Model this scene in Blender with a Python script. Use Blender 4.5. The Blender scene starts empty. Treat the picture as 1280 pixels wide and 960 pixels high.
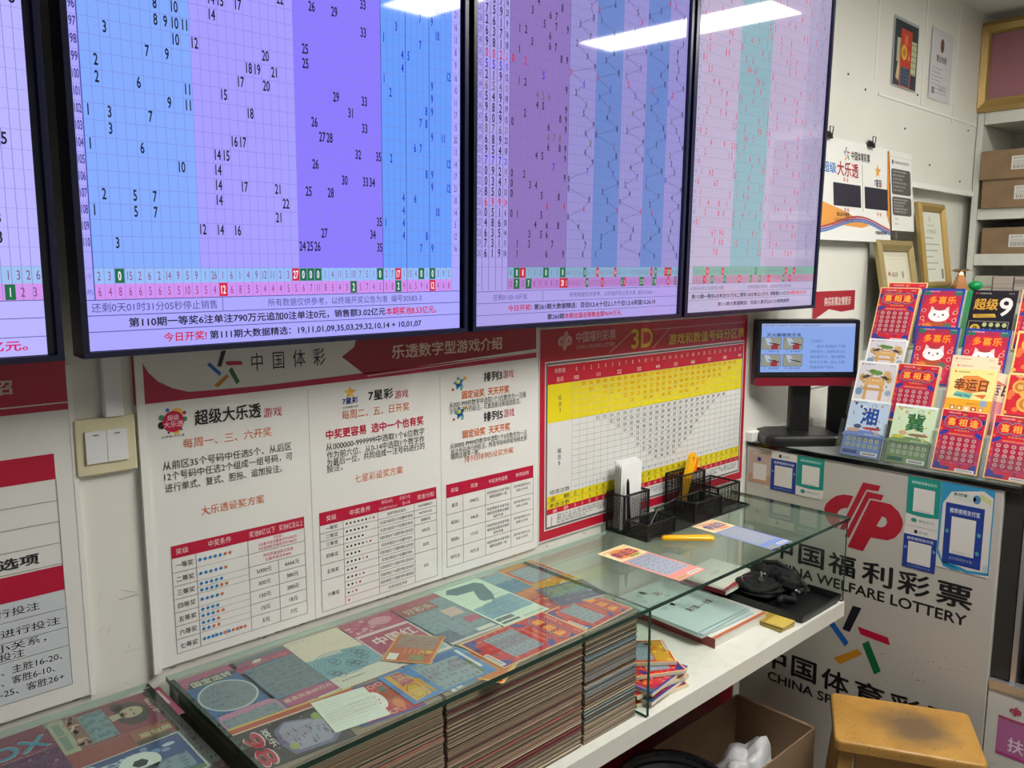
import bpy, math, random
from mathutils import Vector, Matrix
PI = math.pi
S = bpy.context.scene
COL = S.collection
random.seed(7)

# ---------------------------------------------------------------- camera, world, lamps, exposure
cam = bpy.data.cameras.new('camera'); camo = bpy.data.objects.new('camera', cam); COL.objects.link(camo)
cam.sensor_width = 36.0; cam.lens = 36.0 * 1025 / 1280; cam.clip_start = 0.02
PITCH, YAW = math.radians(8.17), math.radians(47.2)
camo.location = (0, -1.303, 1.6)
camo.rotation_euler = (PI / 2 - PITCH, 0, YAW - PI / 2)
S.camera = camo
w = bpy.data.worlds.new('world'); S.world = w; w.use_nodes = True
w.node_tree.nodes['Background'].inputs[0].default_value = (0.75, 0.85, 1.0, 1)
w.node_tree.nodes['Background'].inputs[1].default_value = 0.3
S.view_settings.view_transform = 'Standard'; S.view_settings.look = 'None'
S.view_settings.exposure = 0.0; S.view_settings.gamma = 1.0
S.view_settings.use_curve_mapping = False
SCREEN = 1.0               # brightness of the big screens
# ceiling panels: centre x, centre y, size x, size y, brightness
LAMPS = [(3.18, -1.29, 0.25, 1.03, 24.0), (2.17, -1.46, 0.25, 1.05, 26.0), (1.45, -1.22, 0.25, 1.05, 46.0)]
CEIL = 2.64

# ---------------------------------------------------------------- helpers
def lin(c):
    c = c.lstrip('#'); o = []
    for i in (0, 2, 4):
        v = int(c[i:i + 2], 16) / 255
        o.append(v / 12.92 if v <= 0.04045 else ((v + 0.055) / 1.055) ** 2.4)
    return (o[0], o[1], o[2], 1.0)

def mat(name, col, rough=0.5, metal=0.0, spec=0.5, noise=None, bump=None, emit=None, alpha=None):
    """noise = (scale, second colour, low, high) mottles the colour; bump = (scale, strength)."""
    m = bpy.data.materials.new(name); m.use_nodes = True; nt = m.node_tree; b = nt.nodes['Principled BSDF']
    b.inputs['Base Color'].default_value = lin(col) if isinstance(col, str) else col
    b.inputs['Roughness'].default_value = rough; b.inputs['Metallic'].default_value = metal
    b.inputs['Specular IOR Level'].default_value = spec
    if noise or bump:
        tc = nt.nodes.new('ShaderNodeTexCoord')
    if noise:
        n = nt.nodes.new('ShaderNodeTexNoise'); n.inputs['Scale'].default_value = noise[0]; n.inputs['Detail'].default_value = 6
        r = nt.nodes.new('ShaderNodeValToRGB'); r.color_ramp.elements[0].position = noise[2]; r.color_ramp.elements[1].position = noise[3]
        r.color_ramp.elements[0].color = lin(noise[1]); r.color_ramp.elements[1].color = lin(col)
        nt.links.new(tc.outputs['Object'], n.inputs['Vector']); nt.links.new(n.outputs['Fac'], r.inputs['Fac'])
        nt.links.new(r.outputs['Color'], b.inputs['Base Color'])
    if bump:
        n2 = nt.nodes.new('ShaderNodeTexNoise'); n2.inputs['Scale'].default_value = bump[0]; n2.inputs['Detail'].default_value = 3
        bp = nt.nodes.new('ShaderNodeBump'); bp.inputs['Strength'].default_value = bump[1]; bp.inputs['Distance'].default_value = 0.01
        nt.links.new(tc.outputs['Object'], n2.inputs['Vector']); nt.links.new(n2.outputs['Fac'], bp.inputs['Height'])
        nt.links.new(bp.outputs['Normal'], b.inputs['Normal'])
    if emit:
        b.inputs['Emission Color'].default_value = lin(emit[0]); b.inputs['Emission Strength'].default_value = emit[1]
    return m

def attr_mat(name, rough, spec=0.5, emission=0.0):
    """printed surface: each face carries its ink colour; emission > 0 makes it a lit screen."""
    m = bpy.data.materials.new(name); m.use_nodes = True; nt = m.node_tree; b = nt.nodes['Principled BSDF']
    a = nt.nodes.new('ShaderNodeAttribute'); a.attribute_name = 'Col'
    b.inputs['Roughness'].default_value = rough; b.inputs['Specular IOR Level'].default_value = spec
    if emission:
        b.inputs['Base Color'].default_value = (0.01, 0.01, 0.014, 1)
        nt.links.new(a.outputs['Color'], b.inputs['Emission Color']); b.inputs['Emission Strength'].default_value = emission
    else:
        nt.links.new(a.outputs['Color'], b.inputs['Base Color'])
    return m

def glass_mat(name, tint, rough=0.0, ior=1.5, milk=None):
    """thin clear sheet: fresnel mirror over a tinted see-through layer; milk adds a scratched haze."""
    m = bpy.data.materials.new(name); m.use_nodes = True; nt = m.node_tree
    for n in list(nt.nodes): nt.nodes.remove(n)
    o = nt.nodes.new('ShaderNodeOutputMaterial'); t = nt.nodes.new('ShaderNodeBsdfTransparent'); t.inputs[0].default_value = lin(tint)
    g = nt.nodes.new('ShaderNodeBsdfGlossy'); g.inputs['Roughness'].default_value = rough
    f = nt.nodes.new('ShaderNodeFresnel'); f.inputs['IOR'].default_value = ior
    mx = nt.nodes.new('ShaderNodeMixShader'); ge = nt.nodes.new('ShaderNodeNewGeometry'); iv = nt.nodes.new('ShaderNodeMath'); iv.operation = 'SUBTRACT'; iv.inputs[0].default_value = 1.0
    nt.links.new(ge.outputs['Backfacing'], iv.inputs[1]); ml = nt.nodes.new('ShaderNodeMath'); ml.operation = 'MULTIPLY'
    nt.links.new(f.outputs[0], ml.inputs[0]); nt.links.new(iv.outputs[0], ml.inputs[1]); nt.links.new(ml.outputs[0], mx.inputs[0])
    src = t
    if milk:
        d = nt.nodes.new('ShaderNodeBsdfDiffuse'); d.inputs[0].default_value = lin(milk[0])
        m2 = nt.nodes.new('ShaderNodeMixShader'); m2.inputs[0].default_value = milk[1]
        nt.links.new(t.outputs[0], m2.inputs[1]); nt.links.new(d.outputs[0], m2.inputs[2]); src = m2
    nt.links.new(src.outputs[0], mx.inputs[1]); nt.links.new(g.outputs[0], mx.inputs[2])
    nt.links.new(mx.outputs[0], o.inputs[0])
    return m

class MB:
    """collects faces and builds ONE mesh object"""
    def __init__(s): s.v = []; s.f = []; s.c = []; s.m = []; s.sm = []
    def add(s, vs, fs, col=None, mi=0, smooth=False):
        n = len(s.v); s.v += [tuple(p) for p in vs]
        for f in fs:
            s.f.append([n + i for i in f]); s.c.append(col); s.m.append(mi); s.sm.append(smooth)
    def box(s, x0, x1, y0, y1, z0, z1, col=None, mi=0, M=None, skip=()):
        vs = [Vector(p) for p in ((x0, y0, z0), (x1, y0, z0), (x1, y1, z0), (x0, y1, z0), (x0, y0, z1), (x1, y0, z1), (x1, y1, z1), (x0, y1, z1))]
        if M: vs = [M @ p for p in vs]
        fs = {'b': (0, 3, 2, 1), 't': (4, 5, 6, 7), 'f': (0, 1, 5, 4), 'r': (1, 2, 6, 5), 'k': (2, 3, 7, 6), 'l': (3, 0, 4, 7)}
        s.add(vs, [fs[k] for k in fs if k not in skip], col, mi)
    def rbox(s, x0, x1, y0, y1, z0, z1, r=0.005, mi=0, M=None, seg=3, col=None, top=0.0):
        """box with rounded vertical edges; top > 0 also rounds the upper rim"""
        def ring(i, z):
            out = []
            for cx, cy, a0 in ((x1 - r, y1 - r, 0), (x0 + r, y1 - r, PI / 2), (x0 + r, y0 + r, PI), (x1 - r, y0 + r, 1.5 * PI)):
                for k in range(seg + 1):
                    a = a0 + PI / 2 * k / seg; out.append(Vector((cx + (r - i) * math.cos(a), cy + (r - i) * math.sin(a), z)))
            return out
        levels = [(0, z0)]
        if top:
            for k in range(4):
                a = PI / 2 * k / 3; levels.append((top * (1 - math.cos(a)), z1 - top + top * math.sin(a)))
        else: levels.append((0, z1))
        rings = [ring(i, z) for i, z in levels]; n = len(rings[0]); vs = [p for rr in rings for p in rr]
        if M: vs = [M @ p for p in vs]
        fs = [list(range(n))[::-1], [(len(rings) - 1) * n + k for k in range(n)]]
        for j in range(len(rings) - 1):
            for k in range(n): fs.append([j * n + k, j * n + (k + 1) % n, (j + 1) * n + (k + 1) % n, (j + 1) * n + k])
        s.add(vs, fs, col, mi)
    def quad(s, a, b, c, d, col=None, mi=0): s.add([a, b, c, d], [(0, 1, 2, 3)], col, mi)
    def tube(s, pts, r, n=8, mi=0, col=None, cap=True):
        pts = [Vector(p) for p in pts]; vs = []
        rs = r if isinstance(r, (list, tuple)) else [r] * len(pts)
        for i, p in enumerate(pts):
            d = (pts[min(i + 1, len(pts) - 1)] - pts[max(i - 1, 0)]).normalized()
            u = d.orthogonal().normalized() if i == 0 else (u - d * u.dot(d)).normalized()
            q = d.cross(u)
            vs += [p + (u * math.cos(2 * PI * k / n) + q * math.sin(2 * PI * k / n)) * rs[i] for k in range(n)]
        fs = []
        for i in range(len(pts) - 1):
            for k in range(n): fs.append((i * n + k, i * n + (k + 1) % n, (i + 1) * n + (k + 1) % n, (i + 1) * n + k))
        s.add(vs, fs, col, mi, True)
        if cap: s.add(vs[:n], [list(range(n))[::-1]], col, mi); s.add(vs[-n:], [list(range(n))], col, mi)
    def lathe(s, prof, c=(0, 0, 0), n=32, mi=0, col=None, smooth=True):
        vs = []; fs = []
        for r, z in prof:
            vs += [(c[0] + r * math.cos(2 * PI * k / n), c[1] + r * math.sin(2 * PI * k / n), c[2] + z) for k in range(n)]
        for i in range(len(prof) - 1):
            for k in range(n): fs.append((i * n + k, i * n + (k + 1) % n, (i + 1) * n + (k + 1) % n, (i + 1) * n + k))
        s.add(vs, fs, col, mi, smooth)
    def ball(s, c, rx, ry, rz, n=20, m=12, mi=0, M=None, lump=None, col=None):
        vs = []; fs = []
        for i in range(m + 1):
            t = PI * i / m
            for k in range(n):
                a = 2 * PI * k / n; p = Vector((math.sin(t) * math.cos(a), math.sin(t) * math.sin(a), math.cos(t)))
                g = lump(p) if lump else 1.0
                q = Vector((p.x * rx * g, p.y * ry * g, p.z * rz * g))
                if M: q = M @ q
                vs.append(q + Vector(c))
        for i in range(m):
            for k in range(n): fs.append((i * n + k, (i + 1) * n + k, (i + 1) * n + (k + 1) % n, i * n + (k + 1) % n))
        s.add(vs, fs, col, mi, True)
    def build(s, name, mats, parent=None, loc=(0, 0, 0), rot=(0, 0, 0), M=None):
        me = bpy.data.meshes.new(name); me.from_pydata(s.v, [], s.f)
        if not isinstance(mats, (list, tuple)): mats = [mats]
        for m in mats: me.materials.append(m)
        me.polygons.foreach_set('material_index', s.m); me.polygons.foreach_set('use_smooth', s.sm)
        if any(c is not None for c in s.c):
            a = me.color_attributes.new('Col', 'FLOAT_COLOR', 'CORNER'); buf = []
            for f, c in zip(s.f, s.c): buf += list(c or (0.5, 0.5, 0.5, 1)) * len(f)
            a.data.foreach_set('color', buf)
        me.update()
        o = bpy.data.objects.new(name, me); COL.objects.link(o)
        o.location = loc; o.rotation_euler = rot
        if M is not None: o.matrix_world = M
        if parent: o.parent = parent
        return o

def empty(name, loc=(0, 0, 0), rot=(0, 0, 0), M=None):
    o = bpy.data.objects.new(name, None); COL.objects.link(o); o.location = loc; o.rotation_euler = rot; o.empty_display_size = 0.05
    if M is not None: o.matrix_world = M
    return o
def tag(o, label, cat, group=None):
    o['label'] = label; o['category'] = cat
    if group: o['group'] = group
    return o
def struct(o): o['kind'] = 'structure'; return o

_font = bpy.data.curves.new('lettering', 'FONT'); _fobj = bpy.data.objects.new('lettering', _font); _cache = {}
def glyphs(s, bold):
    k = (s, bold)
    if k not in _cache:
        _font.body = s; _font.resolution_u = 3
        me = _fobj.to_mesh()
        vs = [(v.co.x, v.co.y, 0.0) for v in me.vertices]; fs = [tuple(p.vertices) for p in me.polygons]
        _fobj.to_mesh_clear()
        if bold:                                  # heavier strokes: the outline repeated with small shifts
            n = len(vs); d = 0.022; base, bf = vs, fs; vs, fs = [], []
            for j, (dx, dy) in enumerate(((-d, 0), (d, 0), (0, d), (0, -d))):
                vs += [(x + dx, y + dy, 0.22 * j) for x, y, _ in base]; fs += [tuple(i + j * n for i in f) for f in bf]
        xs = [v[0] for v in vs]; ys = [v[1] for v in vs]
        _cache[k] = (vs, fs, min(xs), max(xs), min(ys), max(ys))
    return _cache[k]

class CV:
    """flat printing on a plane: origin O, right U, up V, towards the viewer N; inks lie in thin layers"""
    def __init__(s, O=(0, 0, 0), U=(1, 0, 0), V=(0, 0, 1), N=(0, -1, 0), e=0.0002, mb=None):
        s.O, s.U, s.V, s.N, s.e = Vector(O), Vector(U), Vector(V), Vector(N), e; s.mb = mb or MB(); s.mi = 0
    def P(s, u, v, L): return s.O + s.U * u + s.V * v + s.N * (s.e * L)
    def poly(s, pts, col, L=1): s.mb.add([s.P(u, v, L) for u, v in pts], [list(range(len(pts)))], lin(col), s.mi)
    def rect(s, u0, u1, v0, v1, col, L=1): s.poly([(u0, v0), (u1, v0), (u1, v1), (u0, v1)], col, L)
    def ell(s, u, v, ru, rv, col, L=2, n=20): s.poly([(u + ru * math.cos(2 * PI * k / n), v + rv * math.sin(2 * PI * k / n)) for k in range(n)], col, L)
    def ring(s, u, v, r0, r1, col, L=2, n=24, asp=1.0, a0=0.0, a1=2 * PI):
        for k in range(n):
            a, b = a0 + (a1 - a0) * k / n, a0 + (a1 - a0) * (k + 1) / n
            s.poly([(u + r0 * math.cos(a), v + asp * r0 * math.sin(a)), (u + r1 * math.cos(a), v + asp * r1 * math.sin(a)), (u + r1 * math.cos(b), v + asp * r1 * math.sin(b)), (u + r0 * math.cos(b), v + asp * r0 * math.sin(b))], col, L)
    def line(s, p, q, wd, col, L=2):
        dx, dy = q[0] - p[0], q[1] - p[1]; l = math.hypot(dx, dy) or 1; nx, ny = -dy / l * wd / 2, dx / l * wd / 2
        s.poly([(p[0] + nx, p[1] + ny), (p[0] - nx, p[1] - ny), (q[0] - nx, q[1] - ny), (q[0] + nx, q[1] + ny)], col, L)
    def frame(s, u0, u1, v0, v1, wd, col, L=2):
        s.rect(u0, u1, v0, v0 + wd, col, L); s.rect(u0, u1, v1 - wd, v1, col, L); s.rect(u0, u0 + wd, v0, v1, col, L); s.rect(u1 - wd, u1, v0, v1, col, L)
    def tx(s, t, u0, u1, v, h, col, L=3, bold=False):
        """ink of the text fills the box u0..u1 x v..v+h"""
        vs, fs, x0, x1, y0, y1 = glyphs(t, bold); kx = (u1 - u0) / max(x1 - x0, 1e-6); ky = h / max(y1 - y0, 1e-6)
        s.mb.add([s.P(u0 + (x - x0) * kx, v + (y - y0) * ky, L + g) for x, y, g in vs], fs, lin(col), s.mi)
    def tc(s, t, uc, v, h, col, L=3, bold=False, asp=1.0):
        """centred text of ink height h, narrowed by asp"""
        vs, fs, x0, x1, y0, y1 = glyphs(t, bold); wd = (x1 - x0) * h / max(y1 - y0, 1e-6) * asp
        s.tx(t, uc - wd / 2, uc + wd / 2, v, h, col, L, bold)
    def dg(s, t, uc, v, h, col, L=3, bold=False, asp=0.62):
        """narrow figures centred at uc"""
        vs, fs, x0, x1, y0, y1 = glyphs(t, bold); k = h / 0.69
        s.mb.add([s.P(uc + (x - (x0 + x1) / 2) * k * asp, v + y * k, L + g) for x, y, g in vs], fs, lin(col), s.mi)

# ---------------------------------------------------------------- materials
M_print = attr_mat('printed_board', 0.35)
M_paper = attr_mat('printed_paper', 0.55)
M_card = attr_mat('ticket_card', 0.3)
M_screen = attr_mat('lit_screen', 0.04, 0.5, SCREEN)
M_wall = mat('white_wall_panel', '#e3e2da', 0.45, noise=(1.6, '#d6d5cc', 0.25, 0.6))
M_ceil = mat('ceiling_paint', '#dfdfdc', 0.8)
M_floor = mat('grey_floor_tile', '#8f8b84', 0.35, noise=(6, '#7b776f', 0.35, 0.65))
M_trim = mat('white_trim', '#e9eae4', 0.4)
M_white = mat('white_laminate', '#d6d6ce', 0.35, noise=(40, '#c9c8c0', 0.2, 0.45))
M_navy = mat('screen_bezel', '#0b1030', 0.25)
M_black = mat('black_plastic', '#101012', 0.38, bump=(300, 0.05))
M_blackgl = mat('black_gloss', '#08080a', 0.12)
M_edge = mat('green_glass_edge', '#0e3328', 0.12)
M_paledge = mat('pale_glass_edge', '#b9cfc4', 0.2)
M_glass = glass_mat('clear_glass', '#f3f9f5', 0.0, 1.5, ('#cfd8d2', 0.015))
M_acryl = glass_mat('clear_acrylic', '#f8faf9', 0.06, 1.4, ('#dde3e2', 0.02))
M_cream = mat('cream_plastic', '#d9d2ae', 0.4)
M_switch = mat('white_plastic', '#e6e8e8', 0.3)
M_card_brown = mat('brown_cardboard', '#90765a', 0.8, noise=(12, '#80684e', 0.3, 0.7), bump=(120, 0.08))
M_gold = mat('gilt_frame', '#b3955a', 0.38, 0.45, bump=(90, 0.25))
M_palegold = mat('pale_gilt_frame', '#a99768', 0.4, 0.45, bump=(90, 0.2))
M_yellow = mat('yellow_plastic', '#f2b40a', 0.3)
M_orange = mat('orange_plastic', '#f26a1b', 0.3)
M_steel = mat('brushed_steel', '#b9bcbf', 0.28, 1.0)
M_redpanel = mat('dark_red_panel', '#8c0f24', 0.35)
M_wood = mat('worn_varnished_wood', '#c98f3d', 0.33, noise=(7, '#a86f28', 0.3, 0.62), bump=(60, 0.1))
M_wooddk = mat('varnished_wood_legs', '#a87c3c', 0.35, noise=(9, '#8a622c', 0.3, 0.65))
M_bag = mat('black_fabric', '#0f1013', 0.75, bump=(180, 0.35))
M_green = mat('green_plastic', '#12a05a', 0.35)
M_rose = mat('copper_metal', '#c58b5c', 0.22, 0.8)
M_aluminium = mat('aluminium_rail', '#c9cccd', 0.3, 0.8)
M_plastic_bag = mat('white_plastic_film', '#d8dadd', 0.3, bump=(25, 0.8))
M_dark = mat('dark_interior', '#2a2826', 0.6)

# ================================================================ the room
b = MB(); b.box(-2.2, 4.4, -4.2, 0.3, -0.05, 0); struct(b.build('floor', M_floor))
b = MB(); b.box(-2.2, 4.4, -4.2, 0.3, CEIL, CEIL + 0.05); struct(b.build('ceiling', M_ceil))
b = MB()
b.box(-2.2, 2.93, 0, 0.14, 0, CEIL); b.box(2.93, 4.4, 0, 0.14, 1.90, CEIL); b.box(2.93, 4.4, 0.035, 0.14, 0, 1.90)
wall = struct(b.build('wall_back', M_wall))
b = MB(); b.box(4.30, 4.4, -4.2, 0.14, 0, CEIL); struct(b.build('wall_right', M_wall))
b = MB(); b.box(-2.3, -2.2, -4.2, 0.14, 0, CEIL); struct(b.build('wall_left', M_wall))
b = MB(); b.box(-2.2, 4.4, -4.3, -4.2, 0, CEIL); struct(b.build('wall_front', M_wall))
# joint strips and screw heads of the wall panels
for i, (x, z0, z1) in enumerate([(2.90, 2.235, 2.62), (3.30, 2.20, 2.62), (3.62, 2.17, 2.62), (3.66, 1.40, 1.90)]):
    b = MB(); y = -0.002 if z0 > 1.9 else 0.033
    b.box(x - 0.007, x + 0.007, y, y + 0.002, z0, z1); struct(b.build('trim_%d' % (i + 1), M_trim))
b = MB(); b.box(2.93, 3.89, -0.012, 0.0, 1.895, 1.915); struct(b.build('trim_5', M_trim))
b = MB(); b.box(2.93, 3.89, -0.003, 0.0, 2.185, 2.195); struct(b.build('trim_6', M_trim))
b = MB(); b.box(0.418, 0.430, -0.010, 0.0, 0.952, 1.60); struct(b.build('trim_7', M_trim))
b = MB(); b.box(0.324, 0.331, -0.007, 0.0, 0.952, 1.46); struct(b.build('trim_8', M_trim))
b = MB()
for x, z in ((2.75, 2.50), (2.83, 2.19), (3.17, 2.10), (3.26, 2.23), (3.42, 1.99), (3.75, 1.95), (3.80, 2.16), (2.70, 2.22)):
    b.lathe([(0.004, 0), (0.003, 0.003), (0, 0.003)], n=10)
    n = 30
    for k in range(len(b.v) - n, len(b.v)):
        p = b.v[k]; b.v[k] = (p[0] + x, -p[2], p[1] + z)
o = b.build('screw_heads', M_black, wall)
cv = CV((0, -0.0004, 0), e=0.0001); rnd = random.Random(17)
for i in range(8):
    x, z = rnd.uniform(0.335, 0.412), rnd.uniform(0.955, 1.12); l = rnd.uniform(0.004, 0.03); a = rnd.uniform(-0.5, 1.4); cv.line((x, z), (min(0.416, x + l * math.cos(a)), z + l * math.sin(a)), rnd.uniform(0.0006, 0.0016), rnd.choice(['#c9c7bd', '#cfccc2', '#c0bdb3']), 1)
for i in range(60):
    x = rnd.uniform(-0.5, 2.1); cv.ell(x, rnd.uniform(0.949, 0.9545), rnd.uniform(.001, .006), rnd.uniform(.0005, .0014), rnd.choice(['#8d8a82', '#a39f96', '#6f6c66']), 1, 8)
cv.mb.build('scuff_marks', M_paper, wall)
b = MB(); b.rbox(-0.0135, 0.0135, -0.014, 0, 0, 0.75, 0.002, seg=1); tag(b.build('cable_trunking', M_switch, loc=(0.384, 0, 1.378)), 'narrow white cable trunking running up the wall above the light switch', 'cable cover')

# ceiling lamps
for i, (x, y, sx, sy, pw) in enumerate(LAMPS):
    t = empty('ceiling_light', (x, y, CEIL - 0.03))
    tag(t, ['long white ceiling light panel over the corner shelves, mirrored in the two right screens', 'long white ceiling light panel mirrored at the top of the blue banded draw screen',
            'long white ceiling light panel above the glass display case'][i], 'ceiling light', 'ceiling light panels')
    b = MB(); hx, hy = sx / 2, sy / 2
    b.box(-hx - 0.012, -hx, -hy - 0.012, hy + 0.012, 0, 0.029); b.box(hx, hx + 0.012, -hy - 0.012, hy + 0.012, 0, 0.029)
    b.box(-hx, hx, -hy - 0.012, -hy, 0, 0.029); b.box(-hx, hx, hy, hy + 0.012, 0, 0.029); b.build('lamp_frame', M_trim, t)
    b = MB(); b.box(-hx, hx, -hy, hy, 0.004, 0.028); b.build('diffuser', mat('lamp_diffuser_%d' % i, '#ffffff', 0.5, emit=('#fffcf4', pw)), t)

# ================================================================ the four big draw screens
UNIT = 0.975          # metres per chart unit
def screen_unit(x0, x1, label, paint, height=1.14):
    x0, x1 = x0 * UNIT, x1 * UNIT; xc = (x0 + x1) / 2
    t = empty('display_screen', (xc, -0.12, 1.478), (math.radians(1.0), 0, 0)); tag(t, label, 'screen', 'draw result screens on the wall')
    a, c = x0 - xc, x1 - xc; bz = 0.008
    b = MB()
    b.box(a, c, 0.004, 0.045, 0, height)
    b.box(a, a + bz, -0.004, 0.004, 0, height); b.box(c - bz, c, -0.004, 0.004, 0, height)
    b.box(a + bz, c - bz, -0.004, 0.004, 0, bz); b.box(a + bz, c - bz, -0.004, 0.004, height - bz, height)
    b.box(a + 0.12, c - 0.12, 0.045, 0.075, 0.2, height - 0.25); b.box(a + 0.2, c - 0.2, 0.075, 0.100, 0.35, 0.75)
    b.build('casing', M_navy, t)
    cv = CV((-xc, 0.0035, -0.025 * UNIT), (UNIT, 0, 0), (0, 0, UNIT), e=0.00012)
    paint(cv); cv.mb.build('screen', M_screen, t)
    return t
RH = 0.0218
BLACK = {92:[33],93:[22,26,29],94:[14,15,17,33],95:[8,10,14],96:[8,9,10,11,25],97:[3,10,12,20,25],98:[7,9,18,19,21],99:[2,17,20,29,33],100:[2,6,11,15,31],101:[9,11,18,26,33],102:[1,3,7,27,28],103:[3,16,17,32,35],104:[1,6,14,15,26],105:[10,14,30,33,34],106:[14,17,21,25,28],107:[2,5,7,14,22],108:[1,5,7,21,35],109:[12,14,16,27,34],110:[3,24,25,26,35]}
BLUE = {92:[7,9],93:[3,10],94:[1,7],95:[4,5],96:[4,12],97:[1,9],98:[2,9],99:[8,9],100:[7,8],101:[9,11],102:[6,7],103:[2,12],104:[8,9],105:[9,12],106:[4,6],107:[4,10],108:[1,4],109:[4,8],110:[7,9]}
def paint_main(cv):
    L0, L1, B0, S0, S1 = 0.3475, 0.818, 0.818, 0.970, 0.990; cw, bw = (L1 - L0) / 35, (S0 - B0) / 12; top = 1.205
    cv.rect(0.336, S1, 0.034, top, '#aaa6ff', 0)
    z1, z2 = L0 + 11 * cw, L0 + 23 * cw
    cv.rect(L0, z1, 0.1477, top, '#82aaff'); cv.rect(z1, z2, 0.1477, top, '#a59cff'); cv.rect(z2, L1, 0.1477, top, '#8b78ff'); cv.rect(B0, S0, 0.1477, top, '#659bfb')
    cv.rect(L0, S0, 0.1261, 0.1477, '#93bbf6'); cv.rect(L0, S0, 0.1045, 0.1261, '#cf8eee')
    for k in range(36): cv.rect(L0 + k * cw - 0.0003, L0 + k * cw + 0.0003, 0.1045, top, '#7d84da', 2)
    for k in range(13): cv.rect(B0 + k * bw - 0.0003, B0 + k * bw + 0.0003, 0.1045, top, '#5a80d8', 2)
    for k in (0, 4, 8): cv.rect(B0 + k * bw - 0.0006, B0 + k * bw + 0.0006, 0.1045, top, '#3c4a9a', 3)
    cv.rect(L0 - 0.0008, L0 + 0.0008, 0.1045, top, '#4a4aa8', 3)
    v = 0.1477
    while v < top: cv.rect(0.336, S1, v - 0.0003, v + 0.0003, '#7d80d6', 2); v += RH
    rnd = random.Random(3); k = 0
    for n in range(110, 65, -1):
        vc = 0.1824 + RH * (110 - n)
        cv.dg(str(n), 0.3417, vc - 0.0055, 0.0115, '#3c3a86', 4, True, 0.40 if n > 99 else 0.52)
        fr = BLACK.get(n) or sorted(rnd.sample(range(1, 36), 5)); bl = BLUE.get(n) or sorted(rnd.sample(range(1, 13), 2))
        for q in fr: cv.dg(str(q), L0 + (q - 0.5) * cw, vc - 0.0072, 0.0145, '#0b0b22', 4, True, 0.55)
        for q in bl: cv.dg(str(q), B0 + (q - 0.5) * bw, vc - 0.0070, 0.014, '#1226c4', 4, True, 0.48)
        cv.dg(str(sum(bl)), 0.9795, vc - 0.005, 0.0115, '#221c48', 4, False, 0.5)
    cold = [2, 3, 0, 15, 2, 6, 2, 14, 9, 5, 9, 1, 26, 1, 6, 1, 4, 9, 12, 11, 2, 3, 27, 0, 0, 0, 1, 4, 11, 5, 10, 7, 5, 1, 0, 2, 7, 17, 1, 15, 4, 0, 1, 0, 3, 9, 5]
    hot = [6, 4, 8, 6, 6, 5, 6, 5, 5, 10, 5, 5, 4, 12, 6, 8, 5, 5, 4, 4, 4, 5, 5, 6, 7, 11, 8, 5, 4, 3, 2, 5, 7, 4, 5, 5, 8, 2, 9, 6, 5, 9, 6, 12, 4, 6, 8]
    for row, lst, v0 in ((0, cold, 0.1261), (1, hot, 0.1045)):
        for i, q in enumerate(lst):
            u = L0 + (i + 0.5) * cw if i < 35 else B0 + (i - 34.5) * bw; hw = cw * 0.46
            g = (row == 0 and q == 0) or (row == 1 and q == 2); r = (row == 0 and i in (22, 37)) or (row == 1 and q == 12)
            if g or r: cv.rect(u - hw, u + hw, v0 + 0.0008, v0 + 0.0208, '#0c6b45' if g else '#d2173c', 3)
            cv.dg(str(q), u, v0 + 0.0048, 0.012, '#f4f2ff' if g or r else '#8b2f6e', 4, g or r, 0.5)
    cv.tc('冷', 0.3417, 0.1325, 0.008, '#7a78c8'); cv.tc('热', 0.3417, 0.111, 0.008, '#5a58b8')
    for v in (0.1040, 0.0826, 0.0602): cv.rect(0.336, S1, v - 0.0006, v + 0.0006, '#4d4f9c', 3)
    cv.rect(0.5265, 0.5275, 0.0826, 0.104, '#4d4f9c', 3)
    cv.tx('还剩0天01时31分05秒停止销售', 0.342, 0.518, 0.0872, 0.0128, '#3d3d86')
    cv.tx('所有数据仅供参考，以终端开奖公告为准  编号30583-3', 0.6005, 0.900, 0.0868, 0.0128, '#3d3d86')
    cv.tx('第110期一等奖6注单注790万元追加0注单注0元，销售额3.02亿元', 0.3895, 0.8215, 0.0645, 0.0138, '#0d0d24', 4, True)
    cv.tx('本期奖池8.53亿元。', 0.8225, 0.934, 0.0645, 0.0138, '#d0103a', 4, True)
    cv.tx('今日开奖!', 0.4365, 0.500, 0.041, 0.0138, '#d0103a', 4, True)
    cv.tx('第111期大数据精选：19,11,01,09,35,03,29,32,10,14 + 10,01,07', 0.5045, 0.8995, 0.0405, 0.0138, '#0d0d24', 4, True)
screen_unit(0.3265, 1.0045, 'tall draw screen with light blue and violet bands of numbers, above the sports lottery poster', paint_main)

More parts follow.
